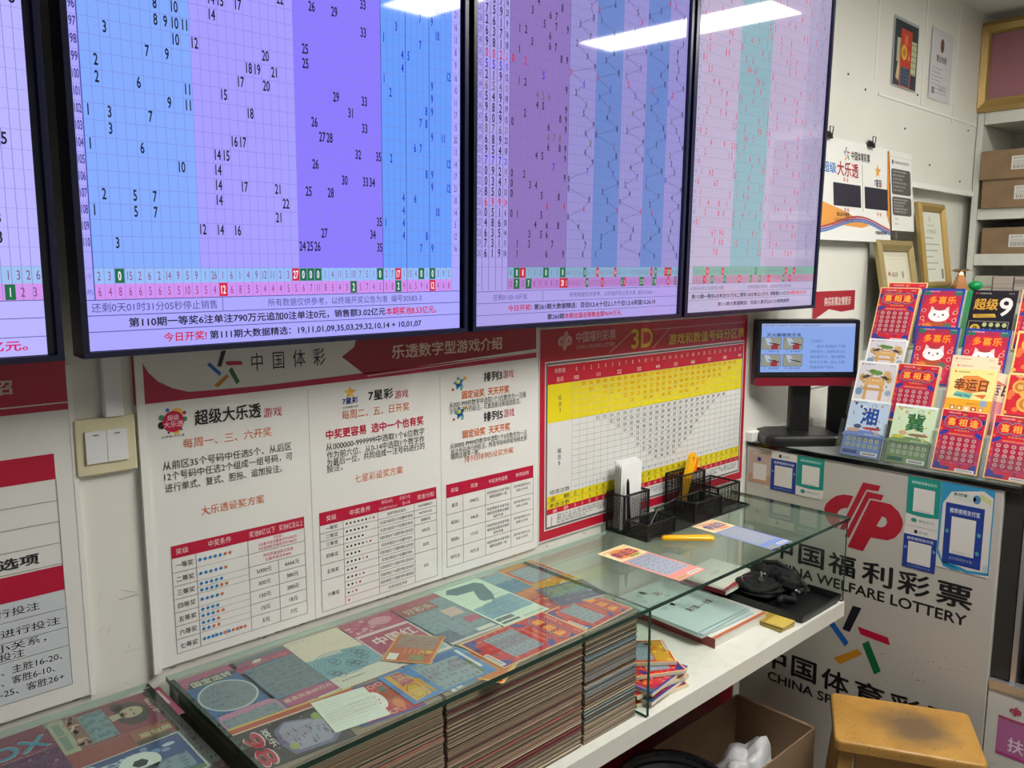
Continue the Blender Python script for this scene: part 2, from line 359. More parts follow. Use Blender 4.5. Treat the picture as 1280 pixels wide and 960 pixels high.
D3 = ['981', '002', '555', '219', '654', '549', '982', '609', '876', '689', '954', '777', '092', '034', '850', '699', '051', '486', '635', '731', '619']
def paint_three(cv):
    R = 0.0195; top = 1.205; X0, X1 = 1.029, 1.681
    cv.rect(X0, X1, 0.034, top, '#a99ce4', 0)
    c10 = (1.2794 - 1.1128) / 10
    cv.rect(1.1128, 1.2794, 0.1482, top, '#8a70b8')
    zb = [1.2794, 1.361, 1.447, 1.531, 1.6115, X1]
    for k in range(5): cv.rect(zb[k], zb[k + 1], 0.1482, top, ('#948ccc', '#6482c6')[k % 2])
    cv.rect(1.1128, X1, 0.1261, 0.1482, '#82a8c8'); cv.rect(1.1128, X1, 0.104, 0.1261, '#b27ac6')
    for k in range(11): cv.rect(1.1128 + k * c10 - 0.0002, 1.1128 + k * c10 + 0.0002, 0.104, top, '#7a68b4', 2)
    for k in range(5):
        for j in range(11):
            u = zb[k] + (zb[k + 1] - zb[k]) * j / 10; cv.rect(u - 0.0002, u + 0.0002, 0.104, top, '#6f70b4', 2)
    for u in (1.0454, 1.0625, 1.0805, 1.0975, 1.1128, 1.2794): cv.rect(u - 0.0005, u + 0.0005, 0.104, top, '#55509c', 3)
    v = 0.1482
    while v < top: cv.rect(X0, X1, v - 0.0003, v + 0.0003, '#7069b2', 2); v += R
    rnd = random.Random(5); prev = None
    for i in range(48):
        n = 260 - i; d = D3[20 - i] if i <= 20 else '%03d' % rnd.randrange(1000)
        vc = 0.1756 + R * i; q = [int(x) for x in d]; s = sum(q); ck = '#14142e'
        if d in ('002', '699') or (i > 20 and len(set(d)) == 2): ck = '#c21a44'
        elif len(set(d)) == 1: ck = '#2a22d8'
        elif d in ('654', '876'): ck = '#6a5f52'
        cv.dg(str(n), 1.0375, vc - 0.006, 0.0125, '#5c5499', 4, False, 0.42)
        for k in range(3): cv.dg(d[k], 1.054 + 0.0177 * k, vc - 0.0074, 0.0155, ck, 4, True, 0.6)
        cv.dg(str(s), 1.105, vc - 0.005, 0.0115, ck, 4, True, 0.5)
        for x in sorted(set(q)): cv.dg(str(x), 1.1128 + (x + 0.5) * c10, vc - 0.0068, 0.0142, ck, 4, True, 0.6)
        cur = q + [s % 10, max(q) - min(q)]
        pts = [(zb[k] + (zb[k + 1] - zb[k]) * (x + 0.5) / 10, vc) for k, x in enumerate(cur)]
        for k, x in enumerate(cur): cv.dg(str(x), pts[k][0], vc - 0.0062, 0.0128, ck if ck != '#14142e' else '#22223e', 5, True, 0.55)
        if prev:
            for a, p in zip(prev, pts): cv.line(a, p, 0.0008, '#4a4680', 4)
        prev = pts
    rnd = random.Random(9)
    A = [4, 0, 8, 1, 3, 2, 0, 1, 3, 0]; Bq = [13, 7, 15, 7, 8, 17, 14, 8, 15, 20]
    for j in range(10):
        u = 1.1128 + (j + 0.5) * c10
        for q, v0, g, r in ((A[j], 0.1261, A[j] == 0, A[j] == 8), (Bq[j], 0.104, Bq[j] == 7, Bq[j] == 20)):
            if g or r: cv.rect(u - c10 * 0.48, u + c10 * 0.48, v0 + 0.0008, v0 + 0.0212, '#0c6b3c' if g else '#c4142e', 3)
            cv.dg(str(q), u, v0 + 0.0052, 0.012, '#f0eef8' if g or r else '#703a74', 4, g or r, 0.48)
    for k in range(5):
        for j in range(10):
            u = zb[k] + (zb[k + 1] - zb[k]) * (j + 0.5) / 10; hw = 0.0039
            for v0 in (0.1261, 0.104):
                q = rnd.randrange(24); g = rnd.random() < 0.09; r = rnd.random() < 0.07
                if g or r: cv.rect(u - hw, u + hw, v0 + 0.0008, v0 + 0.0212, '#0c6b3c' if g else '#c4142e', 3)
                cv.dg(str(q), u, v0 + 0.0055, 0.0105, '#f0eef8' if g or r else '#74466f', 4, False, 0.32)
    cv.tc('冷', 1.037, 0.133, 0.006, '#8a80d0'); cv.tc('热', 1.037, 0.111, 0.006, '#8a80d0')
    for v in (0.101, 0.0779, 0.0548): cv.rect(X0, X1, v - 0.0005, v + 0.0005, '#554f96', 3)
    cv.rect(1.212, 1.213, 0.0779, 0.101, '#554f96', 3)
    cv.tx('还剩01:50:10开奖', 1.075, 1.168, 0.0832, 0.0115, '#4a458e')
    cv.tx('所有数据仅供参考，以终端开奖公告为准  编号30583-1', 1.294, 1.590, 0.0838, 0.0112, '#5a548e')
    cv.tx('今日开奖!', 1.1145, 1.1815, 0.0602, 0.0128, '#c41440', 4, True)
    cv.tx('第261期大数据精选：百位0,2,4;十位2,1,7;个位1,5,4;和值15,26,10', 1.188, 1.594, 0.0602, 0.0128, '#15152e', 4, True)
    cv.tx('第260期', 1.227, 1.279, 0.0385, 0.0125, '#15152e', 4, True)
    cv.tx('本期全国总销售金额9694万元.', 1.280, 1.470, 0.0385, 0.0125, '#b8143c', 4, True)
screen_unit(1.0175, 1.692, 'tall purple and blue draw screen with zigzag trend lines, above the red number table poster', paint_three)

def paint_seven(cv):
    R = 0.0245; top = 1.205; X0, X1 = 1.7285, 2.366
    cv.rect(X0, X1, 0.034, top, '#b9aed0', 0)
    zb = [1.7422, 1.908, 2.06, 2.250, 2.300, X1]; zc = ['#bcaecb', '#8ab0bb', '#b9aac8', '#aca2c2', '#a69dbd']
    for k in range(5): cv.rect(zb[k], zb[k + 1], 0.1497, top, zc[k])
    cv.rect(1.7422, X1, 0.127, 0.1497, '#80aa9e'); cv.rect(1.7422, X1, 0.1064, 0.127, '#b98ba6')
    n = 48; cw = (2.300 - 1.7422) / n
    for k in range(n + 1): cv.rect(1.7422 + k * cw - 0.0002, 1.7422 + k * cw + 0.0002, 0.1064, top, '#9d93bd', 2)
    v = 0.1497
    while v < top: cv.rect(X0, X1, v - 0.0003, v + 0.0003, '#827aa6', 2); v += R
    rnd = random.Random(11); prev = None
    for i in range(40):
        vc = 0.1497 + R * (i + 1.5)
        cv.dg(str(112 - i), 1.7355, vc - 0.005, 0.01, '#7d769c', 4, False, 0.45)
        for k in range(3):
            wd = zb[k + 1] - zb[k] if k < 2 else zb[4] - zb[2]
            for q in sorted(rnd.sample(range(14), 2 + (i * 7 + k) % 3)):
                cv.dg(str(q % 10), zb[k] + wd * (q + 0.5) / 14, vc - 0.0072, 0.0150, '#d62a52', 4, True, 0.52)
        p = (2.303 + 0.06 * rnd.random(), vc); cv.dg(str(rnd.randrange(10)), p[0], vc - 0.005, 0.01, '#3c3860', 5, False, 0.6)
        if prev: cv.line(prev, p, 0.0007, '#807898', 4)
        prev = p
    for k in range(n):
        u = 1.7422 + (k + 0.5) * cw
        for v0 in (0.127, 0.1064):
            g = rnd.random() < 0.1; r = rnd.random() < 0.05
            if g or r: cv.rect(u - cw * 0.48, u + cw * 0.48, v0 + 0.0006, v0 + 0.020, '#138a4a' if g else '#d81f3c', 3)
            cv.dg(str(rnd.randrange(12)), u, v0 + 0.005, 0.0105, '#f2f0f6' if g or r else '#76606e', 4, False, 0.42)
    for v in (0.1064, 0.0841, 0.0641): cv.rect(X0, X1, v - 0.0005, v + 0.0005, '#77709a', 3)
    cv.tx('还剩0天01时31分05秒停止销售', 1.735, 1.885, 0.089, 0.0105, '#6a6488')
    cv.tx('所有数据仅供参考，以终端开奖公告为准', 2.000, 2.235, 0.089, 0.0105, '#6a6488')
    cv.tx('第112期一等奖6注单注721万元二等奖128注单注13万元  销售额3.51亿元', 1.742, 2.225, 0.068, 0.0115, '#2c2844', 4, True)
    cv.tx('本期奖池8.53亿元', 2.226, 2.330, 0.068, 0.0115, '#cf2450', 4, True)
    cv.tx('第113期大数据精选：任选17,复式22,0,12+胆拖推荐', 1.860, 2.230, 0.046, 0.0115, '#3c3858', 4, True)
screen_unit(1.7045, 2.3775, 'tall pale lilac draw screen with red figures, at the right end of the screen row', paint_seven)

def paint_left(cv):
    top = 1.205; X0, X1 = -0.375, 0.2845
    cv.rect(X0, X1, 0.034, top, '#b9b4ff', 0); cv.rect(X0, X1, 0.128, 0.150, '#9cc0f0'); cv.rect(X0, X1, 0.106, 0.128, '#cf92ea')
    u = X1 - 0.0115
    while u > X0: cv.rect(u - 0.0004, u + 0.0004, 0.106, top, '#8686d2', 2); u -= 0.0115
    v = 0.150
    while v < top: cv.rect(X0, X1, v - 0.0003, v + 0.0003, '#9494d8', 2); v += 0.0245
    rnd = random.Random(21); prev = None
    for i in range(40):
        vc = 0.150 + 0.0245 * (i + 0.5); q = {13: 8, 6: 5, 5: 3}.get(i, rnd.randrange(5)); p = (0.274 + 0.0068 * (q - 8), vc)
        cv.dg(str(q), p[0], vc - 0.007, 0.0145, '#141430', 5, True, 0.75)
        if prev: cv.line(prev, p, 0.0008, '#6a66c4', 4)
        prev = p
    lo = ['1', '4', '3', '5', '1', '9', '2', '5', '1', '3', '2', '6']; l2 = ['4', '8', '1', '5', '2', '1', '2', '3']
    for i, q in enumerate(lo):
        u = 0.155 + i * 0.0114
        if i == 2: cv.rect(u - 0.005, u + 0.005, 0.129, 0.149, '#d81a44', 3)
        cv.dg(q, u, 0.133, 0.012, '#fff0f8' if i == 2 else '#7d3476', 4, False, 0.62)
    for i, q in enumerate(l2):
        u = 0.176 + i * 0.0142
        if i in (1, 2, 5): cv.rect(u - 0.006, u + 0.006, 0.107, 0.127, '#d81a44' if i == 1 else '#0c6b45', 3)
        cv.dg(q, u, 0.111, 0.012, '#fff0f8' if i in (1, 2, 5) else '#7d3476', 4, False, 0.62)
    for v in (0.106, 0.083, 0.0585): cv.rect(X0, X1, v - 0.0005, v + 0.0005, '#54549c', 3)
    cv.tx('本期奖池7.14亿元。', 0.105, 0.262, 0.041, 0.0138, '#d0106a', 4, True)
screen_unit(-0.385, 0.303, 'pale violet draw screen at the left end of the row, mostly outside the picture', paint_left)

# ================================================================ emblems printed on several things
BARS = [('#1c1c26', [(-.012, .091), (.013, .092), (-.016, .012), (-.037, .014)]), ('#1f62b4', [(-.087, .026), (-.074, .038), (-.017, -.019), (-.027, -.035)]),
        ('#bf1238', [(.005, .036), (.089, .032), (.096, .012), (.015, .016)]), ('#c98a1e', [(-.058, -.08), (.009, -.029), (.023, -.04), (-.038, -.092)]),
        ('#0c6b35', [(.021, -.01), (.038, .005), (.076, -.07), (.059, -.086)])]
def sport_emblem(cv, u, v, s, L=3):
    for c, pts in BARS: cv.poly([(u + x * s / 0.19, v + y * s / 0.19) for x, y in pts][::-1], c, L)
def arc(cx, cy, rx, ry, a0, a1, n=14): return [(cx + rx * math.cos(math.radians(a0 + (a1 - a0) * k / n)), cy + ry * math.sin(math.radians(a0 + (a1 - a0) * k / n))) for k in range(n + 1)]
WELFARE = [[(-0.0291, 0.0782), (-0.0409, 0.0785), (-0.0573, 0.077), (-0.076, 0.0695), (-0.0921, 0.0553), (-0.1034, 0.0407), (-0.1081, 0.0276), (-0.1064, 0.0158), (-0.1013, 0.0024), (-0.092, -0.0101), (-0.0805, -0.0183), (-0.0694, -0.0222), (-0.0598, 0.0066), (-0.0664, 0.008), (-0.0699, 0.0149), (-0.0691, 0.0252), (-0.062, 0.0349), (-0.0516, 0.0406), (-0.0422, 0.0427)],
    [(-0.0052, 0.1217), (0.0406, 0.1204), (0.0365, 0.1047), (0.005, 0.1035), (-0.0467, -0.021), (-0.0611, -0.0209)],
    [(0.0065, 0.0985), (0.0504, 0.0977), (0.0457, 0.0824), (0.0143, 0.0815), (-0.0338, -0.0394), (-0.0469, -0.0384)],
    [(0.0168, 0.0774), (0.0459, 0.0783), (0.0505, 0.0408), (0.0368, 0.0109), (0.0243, -0.0238), (0.0063, -0.0662), (-0.037, -0.0655)],
    [(0.0459, 0.0783), (0.0702, 0.0774), (0.0907, 0.0625), (0.1016, 0.0445), (0.1046, 0.0316), (0.1005, 0.0124), (0.0867, -0.0093), (0.0678, -0.021), (0.0243, -0.0238), (0.0368, 0.0109), (0.0481, 0.0094), (0.0588, 0.015), (0.0642, 0.0267), (0.0607, 0.0374), (0.0505, 0.0408)]]
def welfare_emblem(cv, u, v, s, col, L=3):
    """left bowl, two hooked slanted strokes and a letter P"""
    for pts in WELFARE: cv.poly([(u + x * s / 0.24, v + y * s / 0.24) for x, y in pts][::-1], col, L)

def board(name, x0, x1, z0, z1, label, paint, th=0.006, y=0.0, lean=0.0, base='#e2e2de', cat='poster', m=None):
    """flat board on the back wall; printing is a child sheet in wall coordinates"""
    b = MB(); b.box(x0, x1, y - th, y - 0.0005, z0, z1); o = b.build(name, M_trim); tag(o, label, cat)
    cv = CV((0, y - th - 0.0003, 0), e=0.00025); cv.rect(x0 + 0.0005, x1 - 0.0005, z0 + 0.0005, z1 - 0.0005, base, 0)
    paint(cv); cv.mb.build('printed_face', m or M_print, o)
    return o

RED, ORG, INK, GRY = '#b80f38', '#d8703c', '#2c2c30', '#8f908e'
def table(cv, x0, x1, z0, z1, xs, zs, hdr, col=RED):
    cv.rect(x0, x1, z1 - hdr, z1, col, 2)
    for x in [x0, x1] + xs: cv.rect(x - 0.0005, x + 0.0005, z0, z1 - hdr, GRY, 2)
    for z in [z0] + zs: cv.rect(x0, x1, z - 0.0005, z + 0.0005, GRY, 2)

def paint_sport(cv):
    # crimson corner sweep, ribbon and line
    cv.poly([(0.4150,1.3899), (0.6114,1.3903), (0.9053,1.3924), (1.2745,1.3987), (1.2744,1.4112), (0.9056,1.4048), (0.6118,1.3998), (0.5323,1.4012), (0.4987,1.4021), (0.4728,1.4111), (0.4527,1.4232), (0.4392,1.4381), (0.4318,1.4523), (0.4280,1.4673), (0.4152,1.4670)], '#b51c46', 1)
    cv.poly([(0.7797,1.4374), (0.8055,1.4532), (0.8129,1.4733), (1.2739,1.4859), (1.2743,1.4184), (0.8262,1.4010)], '#9c1630', 1)
    cv.line((0.8331,1.3974), (1.2744,1.4112), 0.0014, '#e8d8d6', 3)
    e = (0.5594,1.4341); sport_emblem(cv, e[0], e[1], 0.062)
    cv.tx('中  国  体  彩', 0.6059,0.7450,1.4259,0.0305, '#26263c')
    cv.tx('乐透数字型游戏介绍', 0.8875,1.1712,1.4244,0.0275, '#e6c7b4', 3, True)
    for x in (0.7085, 1.003): cv.rect(x - 0.0006, x + 0.0006, 0.957, 1.385, '#b9bab8', 1)
    # column one
    e = (0.4722,1.3576)
    cv.ell(e[0], e[1], 0.017, 0.017, '#c0103f', 3); cv.ell(e[0] + 0.006, e[1] + 0.012, 0.010, 0.009, '#e8b04a', 2)
    for dx, dz, r, c in ((-0.018, 0.008, 0.0045, '#2f8f68'), (-0.008, 0.019, 0.003, '#2b62b8'), (0.018, 0.012, 0.003, '#a8325c'), (0.018, 0.002, 0.004, '#2f8f68'), (-0.018, -0.004, 0.006, '#15151a'), (0.004, -0.016, 0.005, '#d8c040'), (-0.008, -0.017, 0.0018, '#33333a'), (0.012, -0.014, 0.0018, '#33333a')):
        cv.ell(e[0] + dx, e[1] + dz, r, r, c, 2)
    cv.tc('超级', e[0], e[1] + 0.002, 0.009, '#f0b8cc', 4, True); cv.tc('大乐透', e[0], e[1] - 0.009, 0.010, '#f0b8cc', 4, True)
    cv.tx('小梦想·大乐透', 0.4522,0.4884,1.3322,0.0043, '#3a3a3c')
    cv.tx('超级大乐透', 0.5058,0.6194,1.3462,0.0253, '#1c1c20', 3, True)
    cv.tx('游戏', 0.6236,0.6576,1.3442,0.0166, '#c01c44')
    cv.tx('每周一、三、六开奖', 0.4859,0.6368,1.3114,0.0161, ORG)
    cv.tx('从前区35个号码中任选5个、从后区', 0.4517,0.6731,1.2813,0.0141, INK)
    cv.tx('12个号码中任选2个组成一组号码，可', 0.4531,0.6739,1.2633,0.0142, INK)
    cv.tx('进行单式、复式、胆拖、追加投注。', 0.4534,0.6532,1.2451,0.0142, INK)
    cv.tx('大乐透设奖方案', 0.5082,0.6182,1.1965,0.0151, ORG)
    x0, x1, x2, x3, xm = 0.4565, 0.692, 0.4955, 0.585, 0.6395; z1 = 1.156
    zr = [1.135, 1.111, 1.088, 1.066, 1.0435, 1.0205, 0.998, 0.974]
    table(cv, x0, x1, zr[-1], z1, [x2, x3], [], z1 - zr[0])
    for z in zr[1:-1]: cv.rect(x0, x2, z - 0.0005, z + 0.0005, GRY, 2); cv.rect(x3, x1, z - 0.0005, z + 0.0005, GRY, 2)
    cv.rect(xm - 0.0005, xm + 0.0005, zr[-1], zr[2], GRY, 2)
    cv.tx('奖级', 0.464, 0.484, 1.1405, 0.010, '#f0d8dc'); cv.tx('中奖条件', 0.517, 0.556, 1.1405, 0.011, '#f0d8dc')
    cv.tx('奖池8亿以下', 0.588, 0.636, 1.1400, 0.011, '#f0d8dc'); cv.tx('奖池8亿及以上', 0.643, 0.689, 1.1400, 0.011, '#f0d8dc')
    for i, n in enumerate('一二三四五六七'): cv.tx(n + '等奖', 0.462, 0.491, (zr[i] + zr[i + 1]) / 2 - 0.005, 0.0095, INK)
    dots = [(zr[0] - .012, 'bbbbboo'), (zr[1] - .0115, 'bbbbbo'), (zr[2] - .006, 'bbbbb'), (zr[2] - .017, 'bbbboo'), (zr[3] - .011, 'bbbbo'), (zr[4] - .006, 'bbbb'), (zr[4] - .017, 'bbboo'), (zr[5] - .006, 'bbbo'), (zr[5] - .017, 'bboo'), (zr[6] - .012, 'bbb|bbo|boo|oo')]
    for z, st in dots:
        u = 0.502
        for ch in st:
            if ch == '|': cv.rect(u - 0.004, u - 0.0034, z - 0.005, z + 0.005, GRY, 2); continue
            cv.ell(u, z, 0.0028, 0.0028, '#1e80c0' if ch == 'b' else '#c9704e', 3, 12); u += 0.0085 if '|' not in st else 0.0071
    for z in (zr[1], zr[2], zr[2] - .0115, zr[3], zr[4], zr[4] - .0115, zr[5], zr[5] - .0115, zr[6]): cv.rect(x2, x3, z - 0.0003, z + 0.0003, GRY, 2)
    cv.tc('浮动奖', 0.640, zr[0] - 0.0065, 0.005, '#c63a5a'); cv.tc('2元基本投注最高可中1000万', 0.640, zr[0] - 0.0140, 0.006, '#c63a5a', 3, False, 0.9); cv.tc('3元追加投注最高可中1800万', 0.640, zr[0] - 0.0215, 0.006, '#c63a5a', 3, False, 0.9)
    cv.tc('浮动奖追加投注奖金', 0.640, zr[1] - 0.011, 0.006, '#c63a5a'); cv.tc('比基本投注多80%', 0.640, zr[1] - 0.019, 0.006, '#c63a5a')
    for i, (a, c) in enumerate([('5000元', '6666元'), ('300元', '380元'), ('150元', '200元'), ('15元', '18元'), ('5元', '7元')]):
        zc = (zr[i + 2] + zr[i + 3]) / 2 - 0.004
        cv.tc(a, (x3 + xm) / 2, zc, 0.008, INK); cv.tc(c, (xm + x1) / 2, zc, 0.008, INK)
    # column two
    e = (0.7941,1.3623)
    for k in range(5):
        a = PI / 2 + k * 2 * PI / 5; cv.poly([(e[0] + 0.014 * math.cos(a), e[1] + 0.008 + 0.012 * math.sin(a)), (e[0] + 0.006 * math.cos(a + 0.63), e[1] + 0.008 + 0.006 * math.sin(a + 0.63)), (e[0], e[1] + 0.008), (e[0] + 0.006 * math.cos(a - 0.63), e[1] + 0.008 + 0.006 * math.sin(a - 0.63))], ('#e8b23c', '#efc765')[k % 2], 2)
    cv.tx('7星彩', e[0] - 0.0165, e[0] + 0.0165, e[1] - 0.013, 0.012, '#27348a', 4, True); cv.tx('小彩票赢大奖', e[0] - 0.0165, e[0] + 0.0165, e[1] - 0.021, 0.004, '#4a4a52')
    cv.tx('7星彩', 0.8334,0.8894,1.3497,0.0199, '#1c1c20', 3, True); cv.tx('游戏', 0.8930,0.9250,1.3475,0.0156, '#c01c44')
    cv.tx('每周二、五、日开奖', 0.7758,0.9263,1.3212,0.0168, ORG)
    cv.tx('中奖更容易  选中一个也有奖', 0.7416,0.9606,1.2884,0.0184, '#c4123c', 3, True)
    for t, a in (('从000000-999999中选取1个6位数字', (0.7409,0.9622,1.2682,0.0139)), ('作为前六位、从0-14中选取1个数字作', (0.7420,0.9619,1.2526,0.0139)), ('为最后一位，共同组成一注号码进行的', (0.7415,0.9616,1.2386,0.0140)), ('投注。', (0.7410,0.7743,1.2275,0.0134))):
        cv.tx(t, *a, INK)
    cv.tx('七星彩设奖方案', 0.7991,0.9083,1.1977,0.0156, ORG)
    x0, x1, z1, zb = 0.7225, 0.990, 1.1555, 0.9665; zh = 1.131; xs = [0.7715, 0.848, 0.934]; zl = [zh - (zh - zb) * k / 11 for k in range(12)]
    cv.rect(x0, x1, zh, z1, RED, 2)
    for x in [x0, x1] + xs: cv.rect(x - 0.0005, x + 0.0005, zb, zh, GRY, 2)
    for k, z in enumerate(zl[1:]):
        cv.rect(xs[0], xs[2], z - 0.0004, z + 0.0004, GRY, 2)
    for k in (1, 2, 3, 5, 7, 11): cv.rect(x0, xs[0], zl[k] - 0.0005, zl[k] + 0.0005, GRY, 2); cv.rect(xs[2], x1, zl[k] - 0.0005, zl[k] + 0.0005, GRY, 2)
    cv.tc('奖级', 0.747, 1.1375, 0.010, '#f0d8dc'); cv.tc('中奖条件', 0.809, 1.1375, 0.011, '#f0d8dc'); cv.tc('奖金分配', 0.963, 1.1375, 0.010, '#f0d8dc')
    cv.tc('前区6位', 0.870, 1.1455, 0.007, '#f0c8d0'); cv.tc('后区1位', 0.912, 1.1455, 0.007, '#f0c8d0'); cv.tc('每位数字均为0-9', 0.872, 1.1335, 0.006, '#f0c8d0', 3, False, 0.9); cv.tc('0-14', 0.915, 1.134, 0.007, '#f0c8d0')
    for n, a, c in (('一等奖', 0, 1), ('二等奖', 1, 2), ('三等奖', 2, 3), ('四等奖', 3, 5), ('五等奖', 5, 7), ('六等奖', 7, 11)): cv.tc(n, 0.747, (zl[a] + zl[c]) / 2 - 0.004, 0.008, INK)
    for t, a, c in (('85%(浮动最高500万)', 0, 1), ('10%(浮动约4.75万)', 1, 2), ('3000元', 2, 3), ('500元', 3, 5), ('30元', 5, 7), ('5元', 7, 11)): cv.tc(t, 0.962, (zl[a] + zl[c]) / 2 - 0.0035, 0.007, INK, 3, False, 0.62 if a < 2 else 1)
    for k, st in enumerate(['kkkkkk+o', 'kkkkkk', 'kkkkk', 'kkkkk+o', 'kkkk', 'kkkk+o', 'kkk', 'kkk+o', 'kk+o', 'k+o', 'o']):
        z = (zl[k] + zl[k + 1]) / 2; u = 0.779
        for ch in st:
            if ch == '+': cv.tc('+', u, z - 0.002, 0.004, INK)
            else: cv.ell(u, z, 0.0021, 0.0021, '#1c1c20' if ch == 'k' else '#cf3658', 3, 10)
            u += 0.0085
        cv.tc(['全部号码均选对', '仅选对前区5个位置的号码', '仅选对前区5个位置的号码', '仅选对前区4个位置的号码·选对后区', '仅选对前区4个位置的号码', '仅选对前区3个位置的号码·选对后区', '仅选对前区3个位置的号码', '仅选对前区2个位置的号码·选对后区', '仅选对前区1个位置的号码·选对后区', '仅选对前区1个位置的号码·选对后区', '仅选对后区号码'][k], 0.891, z - 0.0033, 0.0066, '#4a4a4c', 3, False, (0.9, 0.95, 0.95, 0.72, 0.9, 0.72, 0.9, 0.72, 0.72, 0.72, 0.9)[k])
    # column three
    for (e, n, ttl, sub) in (((1.052, 1.3625), '3', (1.1188,1.1711,1.3588,0.0206), (1.0597,1.1921,1.3283,0.0171)), ((1.0535, 1.3005), '5', (1.1182,1.1732,1.2731,0.0209), (1.0609,1.1944,1.2452,0.0173))):
        for k in range(5):
            a = PI / 2 + k * 2 * PI / 5 + 0.2; cv.poly([(e[0] + 0.016 * math.cos(a), e[1] + 0.015 * math.sin(a)), (e[0] + 0.008 * math.cos(a + 0.63), e[1] + 0.008 * math.sin(a + 0.63)), (e[0], e[1]), (e[0] + 0.008 * math.cos(a - 0.63), e[1] + 0.008 * math.sin(a - 0.63))], ('#2f86b8', '#3fa0a8', '#2f6fae', '#4f9ac0', '#357fb0')[k], 2)
        for dx, dz, r, c in ((0.016, 0.009, 0.004, '#d9a63c'), (-0.016, -0.012, 0.003, '#b8324c'), (0.006, -0.012, 0.004, '#6ab0a0'), (-0.002, 0.003, 0.005, '#e8d878')): cv.ell(e[0] + dx, e[1] + dz, r, r, c, 3, 12)
        cv.tc('排列' + n, e[0], e[1] - 0.006, 0.006, '#12307a', 4, True)
        cv.tx('排列' + n, *ttl, '#1c1c20', 3, True); cv.tx('游戏', ttl[1] + 0.003, ttl[1] + 0.034, ttl[2] + 0.002, ttl[3] * 0.85, '#c01c44')
        cv.tx('固定设奖  天天开奖', *sub, ORG, 3, True)
    cv.tx('从000-999的数字中选取1个3位数作为一注投', 1.0259,1.2427,1.3130,0.0129, INK); cv.tx('注号码进行的投注，可直选投注和组选投注。', 1.0257,1.2256,1.3002,0.0129, INK)
    cv.tx('从00000-99999的数字中选取1个5位数作为一注', 1.0268,1.2455,1.2277,0.0122, INK); cv.tx('投注号码进行的投注，所选号码与中奖号码全部', 1.0287,1.2455,1.2153,0.0122, INK); cv.tx('相同且顺序一致。', 1.0286,1.1066,1.2049,0.0119, INK)
    cv.tx('排列3排列5设奖方案', 1.0647,1.2040,1.1926,0.0140, ORG)
    x0, x1, z1, zh = 1.0155, 1.266, 1.1545, 1.126; zl = [zh, 1.090, 1.053, 1.016, 0.977]; xs = [1.060, 1.122, 1.197]
    cv.rect(x0, x1, zh, z1, RED, 2)
    for x in [x0, x1] + xs: cv.rect(x - 0.0005, x + 0.0005, zl[-1], zh, GRY, 2)
    for z in zl[1:]: cv.rect(x0, x1, z - 0.0005, z + 0.0005, GRY, 2)
    for t, u in (('奖级', 1.0375), ('奖金', 1.091), ('中奖条件说明', 1.159), ('举例说明', 1.231)): cv.tc(t, u, 1.1355, 0.0095, '#f0d8dc', 3, False, 0.9 if len(t) > 4 else 1)
    for k, (a, c) in enumerate([('直选', '1040元'), ('组选3', '346元'), ('组选6', '173元'), ('排列五', '10万元')]):
        zc = (zl[k] + zl[k + 1]) / 2; cv.tc(a, 1.0375, zc - 0.004, 0.008, INK); cv.tc(c, 1.091, zc - 0.004, 0.0075, INK)
        for j, t in enumerate(('所选号码与中奖号码', '相同且顺序一致') if k in (0, 3) else ('所选号码与中奖号码', '相同且任意两位相同', '顺序不限')): cv.tc(t, 1.159, zc + 0.004 - j * 0.0095, 0.0068, '#4a4a4c')
        for j, t in enumerate(('若中奖号码为123', '则选123中奖')): cv.tc(t, 1.231, zc + 0.004 - j * 0.0095, 0.0062, '#55555a')
board('game_poster', 0.420, 1.2815, 0.957, 1.472, 'large white sports lottery poster with three columns of prize tables and a crimson ribbon', paint_sport)

